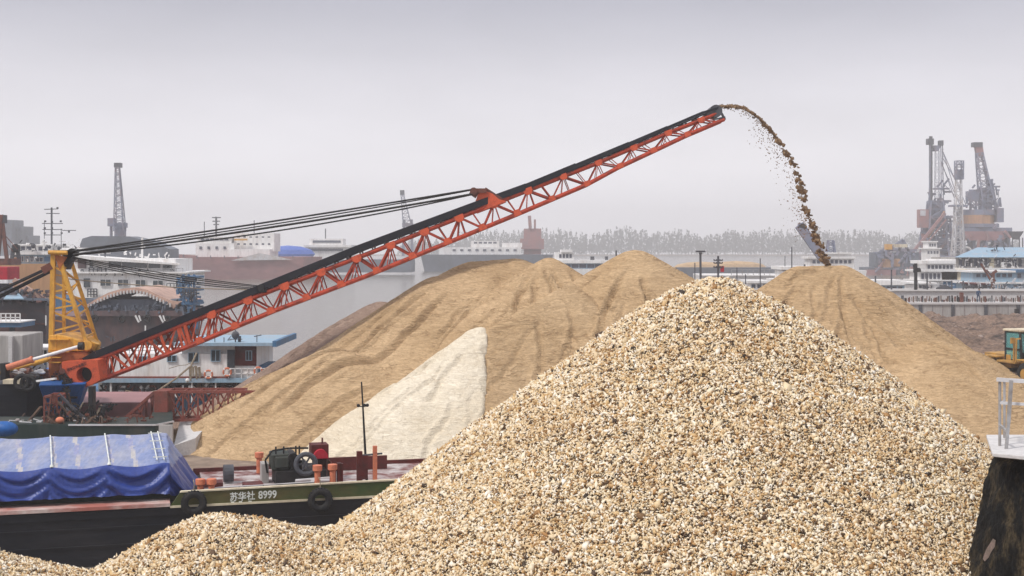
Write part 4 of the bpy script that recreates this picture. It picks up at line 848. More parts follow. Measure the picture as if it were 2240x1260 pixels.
h = MB(); h.bar(P(515, 750, d), P(515, 722, d), .06); h.ball(P(515, 733, d), .22, 10, 8); h.bar(P(524, 750, d+.4), P(524, 735, d+.4), .15); h.bar(P(562, 750, d), P(562, 733, d), .04); h.bar(P(556, 736, d), P(572, 733, d), .05); h.bar(P(500, 742, d), P(530, 742, d), .04)
for x in (438, 470, 490): h.bar(P(x, 750, d), P(x, 738, d), .04)
h.build('roof_gear', M['steel_dark'], ab)
blk(ab, 'roof_end', 'mid_blue', (596, 605, 746, 759, d-.6, 6.9)); h = MB(); h.ball(P(410, 832, d-.5), .12, 8, 6); h.build('deck_lamp', M['white'], ab)
# ---------------- rusty barge with the arched cover ----------------
rb_ = thing('arched_barge', 'rusty grey barge with a pink brown arched hatch cover behind the yellow tower', 'barge', (-34, 123, 0)); d = 120.0
h = MB(); h.plan([XY(100, 121), XY(400, 121), XY(430, 125), XY(400, 130), XY(100, 130)], -1, P(0, 692, d).z, [XY(95, 120.4), XY(404, 120.4), XY(440, 125), XY(404, 130.6), XY(95, 130.6)]); h.build('hull', M['hull_rust'], rb_)
blk(rb_, 'bulwark', 'hull_rust', (180, 400, 680, 691.5, d+.1, 9.8)); blk(rb_, 'coaming', 'hull_slate', (186, 386, 655, 679.5, d+1, 8))
ou = [(178, 672), (205, 655), (235, 640), (262, 632), (290, 629), (318, 634), (345, 647), (370, 658), (390, 662)]
inn = [(386, 667), (376, 676), (366, 667), (342, 657), (316, 645), (290, 640), (262, 643), (236, 651), (206, 663), (184, 675)]
h = MB(); pl2 = [(P(x, y, d).x, P(x, y, d).z) for x, y in ou+inn]; n2_ = 9
for i in range(8):
    a, b, c, e = ou[i], ou[i+1], (inn[::-1])[i], (inn[::-1])[i+1]
    q = [(P(x, y, d).x, P(x, y, d).z) for x, y in (a, b, e, c)]; h.prism(q, d+.5, d+9)
h.build('arched_cover', M['arch'], rb_)
for i in range(26):
    t = i/25; x = 190+t*180; yi = np.interp(x, [184, 206, 236, 262, 290, 316, 342, 366, 376], [675, 663, 651, 643, 640, 645, 657, 667, 676]); yo = np.interp(x, [p[0] for p in ou], [p[1] for p in ou])
    blk(rb_, 'cover_rib', 'concrete_pale', (x, x+3.4, yo+5, yi+1.5, d+.35, .2))
for px, py in ((207, 697), (266, 698), (322, 697), (366, 699)):
    h = MB(); h.ring(P(px, py, d-.15), .24, .12, 'y', 16, 6); h.bar(P(px, py, d-.1), P(px, py-9, d-.1), .05); h.build('fender_tyre', M['rubber'], rb_)
for px in (296, 349):
    h = MB(); h.bar(P(px, 690, d-.2), P(px+8, 705, d-.2), .14); h.bar(P(px+8, 690, d-.2), P(px+12, 702, d-.2), .12); h.build('anchor', M['white'], rb_)
h = MB(); h.bar(P(318, 735, d-.2), P(318, 712, d-.2), .1); h.build('draught_mark', M['white'], rb_)
tb = MB(); 
for x in (398, 410, 422): tb.S(x, x+4, 600, 745, d+1, .3)
for y in (604, 632, 662, 700): tb.S(396, 430, y, y+5, d+.9, 3)
tb.build('blue_tower', M['mid_blue'], rb_); clutter(rb_, 'deck_clutter', 'hull_slate', 190, 400, 664, 682, d-.1, 90, .14, 1, (4, 14)); clutter(rb_, 'deck_clutter', 'mid_blue', 386, 432, 606, 700, d+.6, 60, .16, 3, (5, 20)); clutter(rb_, 'deck_clutter', 'steel_dark', 392, 430, 640, 740, d+.6, 50, .16, 3, (5, 20)); railing(rb_, 400, 430, 634, 650, d+.5, 'steel_dark', 5, 3, .04); railing(rb_, 398, 426, 606, 628, d+.5, 'mid_blue', 4, 2, .04)
blk(rb_, 'ladder_box', 'steel_dark', (405, 424, 606, 616, d+.4, 1.2))
# ---------------- white passenger ship ----------------
ws = thing('white_ship', 'white two deck ship with a row of curtained windows above the arched barge', 'ship', (-38, 153, 0)); d = 150.0
h = MB(); h.plan([XY(120, 151), XY(400, 151), XY(430, 156), XY(400, 162), XY(120, 162)], -1, P(0, 652, d).z, [XY(112, 150.2), XY(405, 150.2), XY(440, 156), XY(405, 163), XY(112, 163)]); h.build('hull', M['mid_blue'], ws)
blk(ws, 'lower_deckhouse', 'white', (160, 403, 598, 652, d+.1, 10)); blk(ws, 'deck_plate', 'white', (150, 412, 594.5, 598, d-.4, 11))
blk(ws, 'bridge', 'white', (166, 384, 566, 594.5, d+.6, 8))
h = MB(); h.hexa([P(160, 566, d-.5), P(394, 580, d-.5), P(386, 578, d+9), P(160, 565, d+9), P(160, 558, d-.5), P(394, 576, d-.5), P(380, 571, d+9), P(165, 556, d+9)]); h.build('roof', M['white'], ws)
wins(ws, [(219, 243, 611, 626), (257, 281, 611, 626), (296, 319, 612, 627), (334, 357, 613, 628), (384, 396, 613, 628)], d, 'white', 'glass', True)
wins(ws, [(238, 264, 572, 584), (267, 299, 573, 585), (301, 321, 575, 586), (325, 350, 577, 587), (356, 376, 580, 589)], d+.55, 'white', 'glass', False)
blk(ws, 'door', 'hull_rust', (170, 188, 567, 587, d+.4, .2)); blk(ws, 'door', 'glass', (183, 196, 609, 628, d-.1, .2)); blk(ws, 'door', 'glass', (196, 203, 570, 586, d+.5, .2))
railing(ws, 195, 231, 586, 594, d-.4, 'steel_dark', 4, 2, .05); railing(ws, 231, 400, 587, 594, d-.4, 'steel', 12, 1, .03)
railing(ws, 365, 404, 620, 650, d-.3, 'steel_dark', 5, 3, .04); railing(ws, 192, 212, 632, 650, d-.3, 'steel_dark', 3, 3, .05)
h = MB(); h.bar(P(311, 572, d+2), P(311, 520, d+2), .2); h.bar(P(305, 540, d+2), P(318, 540, d+2), .08); h.build('mast', M['white'], ws)
for x in (230, 365): h = MB(); h.bar(P(x, 566 if x < 300 else 573, d+3), P(x, 554 if x < 300 else 560, d+3), .12); h.ball(P(x, 554 if x < 300 else 560, d+3), .15, 6, 4); h.build('lamp_post', M['steel_dark'], ws)
clutter(ws, 'deck_clutter', 'steel_dark', 160, 404, 586, 600, d-.3, 40, .07, .5, (3, 9)); clutter(ws, 'roof_clutter', 'white_far', 170, 400, 548, 576, d+3, 30, .12, 4, (4, 12))
# ---------------- tan cargo ship at left ----------------
ts = thing('tan_ship', 'tan hulled ship with white bridge and tall aerial mast left of the yellow tower', 'ship', (-58, 163, 0)); d = 160.0
h = MB(); h.plan([XY(-200, 161), XY(108, 161), XY(130, 167), XY(108, 173), XY(-200, 173)], -1, P(0, 577, d).z, [XY(-200, 160.2), XY(112, 160.2), XY(140, 167), XY(112, 174), XY(-200, 174)]); h.build('hull', M['tan_hull'], ts)
blk(ts, 'deckhouse', 'light_blue', (40, 110, 557, 577, d+1, 8)); wins(ts, [(43, 52, 560, 573), (55, 63, 560, 573), (66, 74, 561, 573), (78, 94, 563, 573)], d+.95, 'white', 'glass_far', True); blk(ts, 'blue_panel', 'mid_blue', (97, 110, 561, 572, d+.9, .2))
blk(ts, 'upper_deck', 'white_far', (24, 182, 550, 557, d+.5, 11)); blk(ts, 'bridge', 'white_far', (42, 110, 537, 550, d+2, 7)); blk(ts, 'bridge_roof', 'white', (38, 114, 534, 537, d+1.6, 8)); blk(ts, 'awning', 'white_far', (118, 180, 542, 547, d+3, 6))
wins(ts, [(46, 54, 539, 547), (58, 68, 539, 547), (84, 92, 540, 548), (95, 104, 540, 548)], d+1.95, 'white', 'glass_far', False)
blk(ts, 'brown_wall', 'tan_hull', (25, 46, 558, 577, d+1.2, 4))
h = MB(); c = P(113, 540, d+3)
h.bar(P(113, 545, d+3), P(113, 454, d+3), .17)
for y, a, b in ((458, 97, 127), (467, 101, 130), (489, 92, 137), (502, 93, 136), (504, 136, 166), (514, 97, 134)): h.bar(P(a, y, d+3), P(b, y-(1 if y < 460 else 0), d+3), .09)
for x, y in ((98, 485), (132, 485), (113, 486), (113, 500), (113, 511), (97, 500), (97, 511), (134, 511), (150, 508), (125, 456)): h.S(x-1.4, x+1.4, y-3, y+1, d+2.8, .3)
h.bar(P(97, 540, d+3), P(97, 485, d+3), .06); h.bar(P(134, 545, d+3), P(134, 500, d+3), .06); h.build('mast', M['steel_dark'], ts); clutter(ts, 'deck_clutter', 'white_far', 20, 180, 528, 578, d, 70, .12, 4, (4, 16)); clutter(ts, 'deck_clutter', 'steel_dark', 20, 180, 530, 578, d, 60, .10, 4, (3, 12))
for x, y, r_ in ((73, 538, .3), (108, 540, .22), (129, 543, .22)): h = MB(); h.ball(P(x, y, d+.2), r_, 8, 6); h.build('searchlight', M['steel_dark'], ts)
# ---------------- dark ship and bits at the far left ----------------
ds = thing('dark_ship', 'dark rust stained hull moored at the left edge behind the concrete block', 'ship', (-38, 98, 0)); d = 95.0
h = MB(); h.plan([XY(-240, 96), XY(100, 96), XY(112, 99), XY(100, 106), XY(-240, 106)], -1, P(0, 662, d).z, [XY(-240, 95.3), XY(100, 95.3), XY(114, 99), XY(100, 107), XY(-240, 107)]); h.build('hull', M['hull_dark'], ds)
h = MB(); h.hexa([P(-60, 655, d), P(104, 658, d), P(104, 655, d+8), P(-60, 640, d+8), P(-60, 649, d), P(104, 653, d), P(100, 648, d+8), P(-60, 600, d+8)]); h.build('deck_cover', M['hull_slate'], ds)
for i in range(5): x = 30+i*14; y = 612+i*9; h = MB(); h.bar(P(x, y+18, d+1), P(x, y, d+1), .09); h.bar(P(x, y, d+1), P(x+14, y+9, d+1), .22, .3); h.build('roof_beam', M['arch'], ds)
h = MB(); h.hexa([P(8, 655, d-1), P(52, 655, d-1), P(46, 650, d+2), P(14, 650, d+2), P(8, 653, d-1), P(52, 653, d-1), P(42, 642, d+1), P(18, 642, d+1)]); h.build('canopy', M['light_blue'], ds)
clutter(ds, 'deck_clutter', 'hull_rust', 0, 104, 636, 662, d, 70, .12, 2, (4, 14)); clutter(ds, 'deck_clutter', 'steel_dark', 0, 104, 630, 664, d, 60, .12, 2, (4, 14)); blk(ds, 'draught_mark', 'white', (99, 101, 690, 712, d+.15, .1)); blk(ds, 'hull_seam', 'rust', (-100, 100, 708, 709.5, d+.22, .1))
wp = thing('landing_stage', 'blue edged landing stage with white railing in front of the dark hull', 'landing stage', (-34, 88, 0)); d = 86.0
blk(wp, 'deck', 'mid_blue', (-60, 46, 706, 716, d, 2.5)); blk(wp, 'white_edge', 'white', (-60, 46, 703.5, 706, d-.1, 2.6)); railing(wp, -40, 44, 686, 703, d, 'white', 8, 2, .03); blk(wp, 'leg', 'steel_dark', (20, 26, 716, 800, d+1, .5)); blk(wp, 'leg', 'steel_dark', (-30, -22, 716, 800, d+1, .5))
cbk = thing('concrete_block', 'weathered grey concrete block at the left edge beside the orange cylinder', 'concrete block', (-26, 71, 0)); d = 70.0
blk(cbk, 'block', 'concrete', (-60, 51, 733, 960, d, 3), bevel=.06); blk(cbk, 'pillar', 'concrete_pale', (18, 26, 736, 960, d-.25, .3))
kb = thing('kiosk', 'white framed shelter with dark opening between the concrete block and yellow tower', 'shelter', (-25, 73, 0)); d = 73.0
blk(kb, 'roof', 'white', (50, 108, 761, 766, d-.2, 3)); blk(kb, 'post', 'white', (91, 94, 766, 880, d-.1, .15)); blk(kb, 'post', 'white', (102, 106, 766, 880, d-.1, .15)); blk(kb, 'back_wall', 'dark_green', (51, 104, 766, 880, d+2, .3)); blk(kb, 'base', 'mid_blue', (51, 108, 796, 900, d+.1, 2.8))
rbx = thing('funnel', 'red funnel box with a white base stripe cut by the left edge', 'funnel', (-37, 101, 5)); d = 100.0
blk(rbx, 'box', 'red', (-30, 16, 584, 612, d, 2.5), bevel=.04); blk(rbx, 'stripe', 'white', (-31, 17, 612, 620, d-.05, 2.6)); blk(rbx, 'stem', 'steel_dark', (-20, 4, 620, 662, d+.4, 1.5))
lc = thing('deck_crane', 'dark rusty deck crane partly cut by the left edge of the photo', 'crane', (-56, 150, 4)); d = 150.0
h = MB(); h.bar(P(-6, 560, d), P(3, 470, d), .5); h.bar(P(3, 470, d), P(16, 575, d), .35); h.bar(P(-20, 480, d), P(38, 545, d), .07); h.bar(P(-20, 488, d), P(28, 550, d), .07); h.build('jib', M['rust'], lc)
blk(lc, 'jib_head', 'steel_dark', (-8, 7, 470, 488, d-.2, 1.2)); blk(lc, 'base', 'rust', (-20, 24, 566, 580, d, 3))
wn = thing('winch', 'black winch frame on the tan ship deck', 'winch', P(34, 577, 155)); d = 155.0
h = MB(); h.bar(P(25, 577, d), P(29, 543, d), .35); h.bar(P(43, 577, d), P(38, 543, d), .35); h.bar(P(26, 560, d), P(43, 560, d), .2); h.build('frame', M['steel_dark'], wn); h = MB(); h.tube(P(28, 544, d-.5), P(42, 544, d-.5), .45, n=10); h.tube(P(35, 540, d-1), P(35, 540, d+1), .35, n=10); h.build('drum', M['black'], wn)
# ---------------- quay wall and upper quay ----------------
qw = thing('quay_wall', 'grey concrete quay wall with dark piers behind the earth bank', 'wall', (50, 146, 1)); d = 145.0
blk(qw, 'wall', 'concrete', (1960, 2330, 666, 712, d, 2.5)); blk(qw, 'cap', 'concrete_pale', (1960, 2330, 661.5, 666, d-.15, 2.8))
for x in (2014, 2085, 2157, 2228, 2299): blk(qw, 'pier', 'steel_dark', (x-3.5, x+3.5, 666.2, 712, d-.12, .14))
for x in (1990, 2040, 2062, 2110, 2135, 2180, 2205, 2255): blk(qw, 'joint', 'hull_rust', (x, x+.8, 668, 710, d-.02, .05))
for i in range(88):
    x = 1968+i*3.9+random.uniform(-1.4, 1.4); y = random.uniform(646, 656); h = MB(); dd = d+random.uniform(.3, 2.2)
    h.bar(P(x, 661.6, dd), P(x+random.uniform(-.6, .6), y, dd), random.uniform(.06, .16)); h.build('stake', M[random.choice(['rust', 'wood', 'black', 'steel_dark'])], qw)
blk(qw, 'bollard', 'rust', (2102, 2108, 640, 661, d+.4, .5)); blk(qw, 'bollard', 'black', (2222, 2229, 676, 700, d-1, .4))
uq = thing('upper_quay', 'pale concrete upper quay slab behind the stakes of the quay wall', 'quay', (50, 152, 3)); d = 151.0
blk(uq, 'slab', 'concrete_pale', (1925, 2340, 637.5, 662, d, 8)); blk(uq, 'edge', 'concrete', (1925, 2340, 636, 637.5, d-.2, 8.3))
# two workers by the wall
def worker(px, py, d, label, hgt=1.7, lean=.0, top='jacket', facing=0):
    base = P(px, py, d); vs = [(0, 0, .95), (0, 0, 1.15), (0.02, 0, 1.38), (.03+lean, 0, 1.5), (.04+lean, 0, 1.62), (.04+lean, 0, 1.72), (-.10, 0, .88), (-.13, .04, .48), (-.15, 0, .06), (-.13, -.12, .03), (.10, 0, .88), (.14, -.10, .48), (.16, .02, .06), (.17, -.10, .03),
          (-.19, 0, 1.40), (-.27, -.04, 1.14), (-.24, -.18, .95), (.22, 0, 1.40), (.30, -.06, 1.14), (.26, -.22, .97)]
    ed = [(0, 1), (1, 2), (2, 3), (3, 4), (4, 5), (0, 6), (6, 7), (7, 8), (8, 9), (0, 10), (10, 11), (11, 12), (12, 13), (2, 14), (14, 15), (15, 16), (2, 17), (17, 18), (18, 19)]
    rd = [.15, .14, .17, .06, .10, .09, .10, .07, .05, .045, .10, .07, .05, .045, .07, .05, .04, .07, .05, .04]
    me = bpy.data.meshes.new('person'); k = hgt/1.75; me.from_pydata([(a*k, b*k, c*k) for a, b, c in vs], ed, []); ob = bpy.data.objects.new('person', me); COL.objects.link(ob); ob.location = base; ob.rotation_euler = (0, 0, facing)
    sk = ob.modifiers.new('skin', 'SKIN'); ob.modifiers.new('sub', 'SUBSURF').levels = 1; ob.modifiers['sub'].render_levels = 2
    for i, s in enumerate(me.skin_vertices[0].data): s.radius = (rd[i]*k*.9, rd[i]*k*.9)
    me.skin_vertices[0].data[0].use_root = True; me.materials.append(M[top]); tag(ob, label, 'person')
    hd = MB(); c = base+Vector(((.04+lean)*k, -.015, 1.66*k)); hd.ball(c, .095, 10, 8, (1, 1.1, 1.2)); hd.build('face', M['skin'], None, smooth=True)
    f = bpy.data.objects[-1] if False else COL.objects[-1]; f.parent = ob; f.matrix_parent_inverse = Matrix.Translation(-base) if not facing else (Matrix.Translation(base) @ Matrix.Rotation(facing, 4, 'Z')).inverted()
    hd = MB(); hd.ball(c+Vector((0, .02, .03)), .105, 10, 8, (1, 1.05, 1.05)); hd.build('hair', M['hair'], None, smooth=True); f = COL.objects[-1]; f.parent = ob; f.matrix_parent_inverse = (Matrix.Translation(base) @ Matrix.Rotation(facing, 4, 'Z')).inverted()
    return ob
worker(2140, 661.4, 146, 'worker in dark clothes standing among the stakes on the quay wall', 1.45, .08)
# ---------------- wheel loader ----------------
wl = thing('wheel_loader', 'yellow wheel loader with teal glass cab at the right edge', 'wheel loader', (30.2, 81.5, 1.0))
fa = R(-72); TL = Matrix.Translation(Vector((30.9, 82.5, .75))) @ Matrix.Rotation(fa, 4, 'Z')   # +x is forward
def L(name, m, fn, parent=wl, bevel=.03, smooth=False):
    h = MB(TL); fn(h); return h.build(name, M[m], parent, smooth=smooth, bevel=bevel)
def wheel(x, y, lb=None):
    h = MB(TL); h.ring((x, y, .72), .47, .25, 'y', 28, 10); w_ = h.build('wheel', M['rubber'], wl, smooth=True)
    h = MB(TL); h.tube((x, y-.2, .72), (x, y+.2, .72), .34, n=18); h.build('rim', M['loader_yellow'], w_)
for x in (1.35, -1.55):
    for y in (-1.0, 1.0): wheel(x, y)
L('rear_body', 'loader_yellow', lambda h: (h.box(-2.9, -.4, -.75, .75, .95, 1.75), h.box(-3.0, -2.7, -.85, .85, .8, 1.5)))
L('platform', 'loader_yellow', lambda h: (h.box(-1.1, .6, -1.25, 1.25, 1.28, 1.42), h.box(-2.2, -1.0, -1.3, -.72, 1.55, 1.65), h.box(-2.2, -1.0, .72, 1.3, 1.55, 1.65)))
L('fender', 'loader_yellow', lambda h: (h.box(.75, 1.95, -1.28, -.72, 1.5, 1.58), h.box(.75, 1.95, .72, 1.28, 1.5, 1.58)))
cbf = L('cab_frame', 'black', lambda h: [h.bar(a, b, .11) for a, b in (((-.9, -.72, 1.42), (-.9, -.72, 3.15)), ((-.9, .72, 1.42), (-.9, .72, 3.15)), ((.55, -.72, 1.42), (.40, -.72, 3.15)), ((.55, .72, 1.42), (.40, .72, 3.15)), ((-.9, -.72, 2.1), (.5, -.72, 2.1)), ((-.9, .72, 2.1), (.5, .72, 2.1)), ((.55, -.72, 1.9), (.55, .72, 1.9)), ((.40, -.72, 3.1), (.40, .72, 3.1)), ((-.9, -.72, 3.1), (-.9, .72, 3.1)))]+[h.box(-.9, .55, -.74, .74, 1.42, 1.5)], bevel=0)
gm = bpy.data.materials.new('cab_glass'); gm.use_nodes = True; gb2 = gm.node_tree.nodes['Principled BSDF']; gb2.inputs['Base Color'].default_value = (.35, .72, .72, 1); gb2.inputs['Roughness'].default_value = .08; gb2.inputs['Transmission Weight'].default_value = .75; gb2.inputs['IOR'].default_value = 1.1; M['cab_glass'] = gm
for nm, pts in (('windscreen', [(.56, -.68, 1.95), (.56, .68, 1.95), (.42, .68, 3.08), (.42, -.68, 3.08)]), ('side_glass', [(-.85, -.73, 1.5), (.5, -.73, 1.5), (.38, -.73, 3.08), (-.85, -.73, 3.08)]), ('side_glass', [(-.85, .73, 1.5), (.5, .73, 1.5), (.38, .73, 3.08), (-.85, .73, 3.08)]), ('rear_glass', [(-.91, -.68, 1.9), (-.91, .68, 1.9), (-.91, .68, 3.08), (-.91, -.68, 3.08)])):
    h = MB(TL); o_ = Vector((.012, 0, 0)) if nm != 'side_glass' else Vector((0, .012, 0)); h.hexa([Vector(p)-o_ for p in pts]+[Vector(p)+o_ for p in pts]); h.build(nm, gm, cbf)
L('cab_roof', 'cream', lambda h: h.box(-1.05, .62, -.85, .85, 3.16, 3.30), bevel=.05)
L('seat', 'black', lambda h: (h.box(-.55, -.1, -.25, .25, 1.5, 1.95), h.box(-.65, -.5, -.25, .25, 1.9, 2.6)), cbf)
L('mirror', 'loader_yellow', lambda h: (h.bar((.5, -1.25, 1.4), (.55, -1.25, 2.75), .09), h.bar((.7, -1.25, 1.4), (.75, -1.25, 2.75), .07), h.bar((.5, -1.3, 2.75), (.8, -1.0, 2.8), .09), h.box(.5, .6, -1.5, -1.25, 2.5, 2.85)), bevel=0)
L('headlight', 'white_paint', lambda h: h.tube((2.0, -.9, 1.75), (2.08, -.9, 1.75), .12, n=12)); L('headlight', 'white_paint', lambda h: h.tube((2.0, .9, 1.75), (2.08, .9, 1.75), .12, n=12))
L('front_frame', 'loader_yellow', lambda h: (h.box(.6, 2.0, -.42, .42, .8, 1.9), h.bar((1.2, -.38, 1.9), (2.3, -.38, 2.35), .28, .35), h.bar((1.2, .38, 1.9), (2.3, .38, 2.35), .28, .35)))
L('lift_arm', 'loader_yellow', lambda h: [h.bar((1.1, y, 1.95), (2.3, y, 2.1), .16, .34) for y in (-.48, .48)]+[h.bar((2.3, y, 2.1), (3.0, y, 1.2), .16, .30) for y in (-.48, .48)]+[h.bar((1.7, 0, 2.2), (2.5, 0, 2.55), .2, .45), h.bar((2.5, 0, 2.5), (3.05, 0, 1.75), .12, .2)])
bk = MB(TL); pr = [(2.95, 1.95), (2.9, 1.2), (3.1, .75), (3.5, .5), (4.2, .42), (4.2, .48), (3.55, .6), (3.2, .82), (3.02, 1.25), (3.05, 1.95)]
n9 = len(pr); bk.add([(x, -1.45, z) for x, z in pr]+[(x, 1.45, z) for x, z in pr], [(i, n9+i, n9+(i+1) % n9, (i+1) % n9) for i in range(n9)])
for y in (-1.45, 1.40): bk.add([(x, y, z) for x, z in ((2.95, 1.95), (2.9, 1.2), (3.1, .75), (3.5, .5), (4.2, .42), (3.6, 1.6), (3.1, 1.98))]+[(x, y+.05, z) for x, z in ((2.95, 1.95), (2.9, 1.2), (3.1, .75), (3.5, .5), (4.2, .42), (3.6, 1.6), (3.1, 1.98))], [tuple(range(7)), tuple(range(13, 6, -1))]+[(i, 7+i, 7+(i+1) % 7, (i+1) % 7) for i in range(7)])
bk.build('bucket', M['rust'], wl)
# driver seated in the cab
dv_ = bpy.data.meshes.new('person'); pts = [(0, 0, .1), (0, 0, .3), (0, 0, .52), (0, 0, .64), (.02, 0, .74), (.03, 0, .86), (.2, -.1, .1), (.48, -.12, .12), (.52, -.12, -.25), (.2, .1, .1), (.48, .12, .12), (.52, .12, -.25), (0, -.2, .52), (.15, -.27, .32), (.38, -.15, .35), (0, .2, .52), (.15, .27, .32), (.38, .15, .35)]
dv_.from_pydata(pts, [(0, 1), (1, 2), (2, 3), (3, 4), (4, 5), (0, 6), (6, 7), (7, 8), (0, 9), (9, 10), (10, 11), (2, 12), (12, 13), (13, 14), (2, 15), (15, 16), (16, 17)], [])
dr = bpy.data.objects.new('person', dv_); COL.objects.link(dr); dr.location = TL @ Vector((-.3, 0, 1.95)); dr.rotation_euler = (0, 0, fa)
sk = dr.modifiers.new('skin', 'SKIN'); sb = dr.modifiers.new('sub', 'SUBSURF'); sb.levels = 1; sb.render_levels = 2
for i, s in enumerate(dv_.skin_vertices[0].data): r_ = [.15, .15, .17, .06, .10, .09, .09, .07, .05, .09, .07, .05, .07, .05, .04, .07, .05, .04][i]; s.radius = (r_, r_)
dv_.skin_vertices[0].data[0].use_root = True; dv_.materials.append(M['jacket']); tag(dr, 'driver in dark jacket seated in the cab of the yellow loader', 'person')
h = MB(); c = TL @ Vector((-.27, 0, 1.95+.82)); h.ball(c, .11, 10, 8, (1, 1, 1.2)); fo = h.build('face', M['skin'], dr, smooth=True); fo.rotation_euler = (0, 0, 0)
# (parent is rotated: undo for this small part)
fo.matrix_parent_inverse = Matrix.Rotation(-fa, 4, 'Z')
# ---------------- moored boats on the right ----------------
def boat(name, label, cat, d, hull, walls, roofs, wn_, hm='white_far', wm='white_far', rm='white', extra=(), gl='glass_far', wl2=None):
    a, b, t = hull; t_ = thing(name, label, cat, P((a+b)/2, HZ+F*EYE/d, d+3))
    h = MB(); zt_ = P(0, t, d).z; w_ = (b-a)*d/F; e = min(2.5, w_*.12); x0 = P(a, 0, d).x; x1 = P(b, 0, d).x
    h.plan([(x0+e, d+.6), (x1-e, d+.6), (x1-e*.4, d+3.5), (x1-e, d+6.5), (x0+e, d+6.5), (x0+e*.4, d+3.5)], -.6, zt_, [(x0+e*.5, d+.1), (x1-e*.5, d+.1), (x1, d+3.5), (x1-e*.5, d+7), (x0+e*.5, d+7), (x0, d+3.5)]); h.build('hull', M[hm], t_)
    for w in walls: blk(t_, 'deckhouse', w[4] if len(w) > 4 else wm, (*w[:4], d+.5, 5))
    for r_ in roofs: blk(t_, 'roof', r_[4] if len(r_) > 4 else rm, (*r_[:4], d+.1, 6))
    for w in wn_: blk(t_, 'window', gl, (*w, d+.42, .2))
    for m_, nm, r_ in extra: blk(t_, nm, m_, r_)
    return t_
def wrow(a, b, t, u, n_, gap=.35):
    s = (b-a)/n_; return [(a+s*i+s*gap/2, a+s*(i+1)-s*gap/2, t, u) for i in range(n_)]
# blue hip roofed house boat
hb = thing('house_boat', 'house boat with a blue hipped roof and cream column at the right', 'house boat', (62, 205, 0)); d = 200.0
h = MB(); h.hexa([P(2088, 563, d-.5), P(2330, 563, d-.5), P(2330, 563, d+14), P(2088, 563, d+14), P(2138, 541, d+5), P(2275, 541, d+5), P(2275, 541, d+8), P(2138, 541, d+8)]); h.build('roof', M['light_blue'], hb)
blk(hb, 'wall', 'concrete', (2092, 2325, 563.2, 588, d+.4, 12)); blk(hb, 'column', 'cream', (2165, 2175, 563.5, 586, d+.2, .4)); blk(hb, 'deck_edge', 'white', (2084, 2330, 586, 590, d-.6, 14)); blk(hb, 'lower_wall', 'white_far', (2095, 2325, 590, 640, d+.5, 12)); blk(hb, 'hull', 'hull_slate', (2080, 2330, 640, 680, d, 14)); clutter(hb, 'deck_clutter', 'white_far', 2090, 2240, 563, 590, d-.3, 60, .10, .5, (4, 14)); clutter(hb, 'deck_clutter', 'steel_dark', 2090, 2240, 563, 590, d-.3, 50, .09, .5, (3, 12)); clutter(hb, 'roof_gear', 'steel_dark', 2150, 2200, 535, 560, d+2, 14, .12, 1, (4, 12))
for a, b, t, u in wrow(2096, 2162, 566, 582, 6)+wrow(2178, 2238, 566, 583, 5)+wrow(2242, 2320, 566, 583, 5): blk(hb, 'window', 'glass_far', (a, b, t, u, d+.3, .2))
boat('passenger_boat', 'white three tier boat with rounded roof left of the blue hip roofed house boat', 'boat', 195, (2005, 2150, 648), [(2026, 2088, 577, 592), (2012, 2094, 594, 616), (2008, 2148, 614, 648), (2060, 2130, 590, 612, 'cream')], [(2018, 2091, 570, 577), (2006, 2100, 590, 594.5), (2002, 2140, 612, 615)],
     wrow(2028, 2086, 580, 588, 7)+wrow(2014, 2058, 598, 610, 5)+wrow(2070, 2105, 617, 635, 4, .2), extra=[('mid_blue', 'side_panel', (2064, 2106, 614.5, 640, 195.3, .2)), ('white', 'roof', (2044, 2091, 567, 570.2, 196, 4))])
boat('blue_boat', 'light blue two deck boat at the right edge with a dark crane arm in front', 'boat', 185, (2115, 2300, 640), [(2128, 2300, 596, 618, 'light_blue'), (2118, 2300, 620, 640, 'light_blue')], [(2122, 2222, 592, 596), (2222, 2300, 590, 596, 'mid_blue'), (2112, 2300, 617, 620.5)],
     wrow(2134, 2160, 599, 606, 2)+wrow(2178, 2216, 599, 606, 3)+wrow(2224, 2236, 599, 608, 1)+wrow(2240, 2290, 599, 608, 3), hm='mid_blue')
boat('small_ferry', 'small white boat with a flat white roof nearest the brown sand heap', 'boat', 175, (1890, 2008, 640), [(1910, 1978, 625, 640), (1978, 2000, 620, 640, 'light_blue')], [(1898, 1983, 613, 624), (1978, 2006, 616, 620)], wrow(1912, 1976, 627, 634, 5), wm='light_blue')
boat('work_boat', 'low white workboat with slatted side in front of the three tier boat', 'boat', 168, (2000, 2048, 644), [(2004, 2044, 624, 644)], [(2000, 2050, 618, 622)], wrow(2006, 2040, 625, 634, 3, .2))
db_ = boat('dark_launch', 'small dark launch moored before the light blue boat', 'boat', 172, (2132, 2176, 634), [(2138, 2160, 622, 634, 'steel_dark')], [(2134, 2164, 620, 622.5, 'red_deck')], [], hm='steel_dark')
h = MB(); h.bar(P(2172, 636, 171), P(2172, 597, 171), .35); h.bar(P(2170, 618, 171), P(2146, 577, 171), .22); h.bar(P(2178, 615, 171), P(2158, 590, 171), .15); h.bar(P(2172, 598, 171), P(2180, 592, 171), .3); tag(h.build('derrick', M['rust']), 'dark red derrick arm rising in front of the light blue boat', 'derrick')
clutter(uq, 'quay_clutter', 'steel_dark', 2010, 2235, 622, 638, 156, 70, .10, 3, (3, 12)); clutter(uq, 'quay_clutter', 'pale_steel', 1990, 2235, 612, 638, 160, 60, .10, 4, (4, 14))
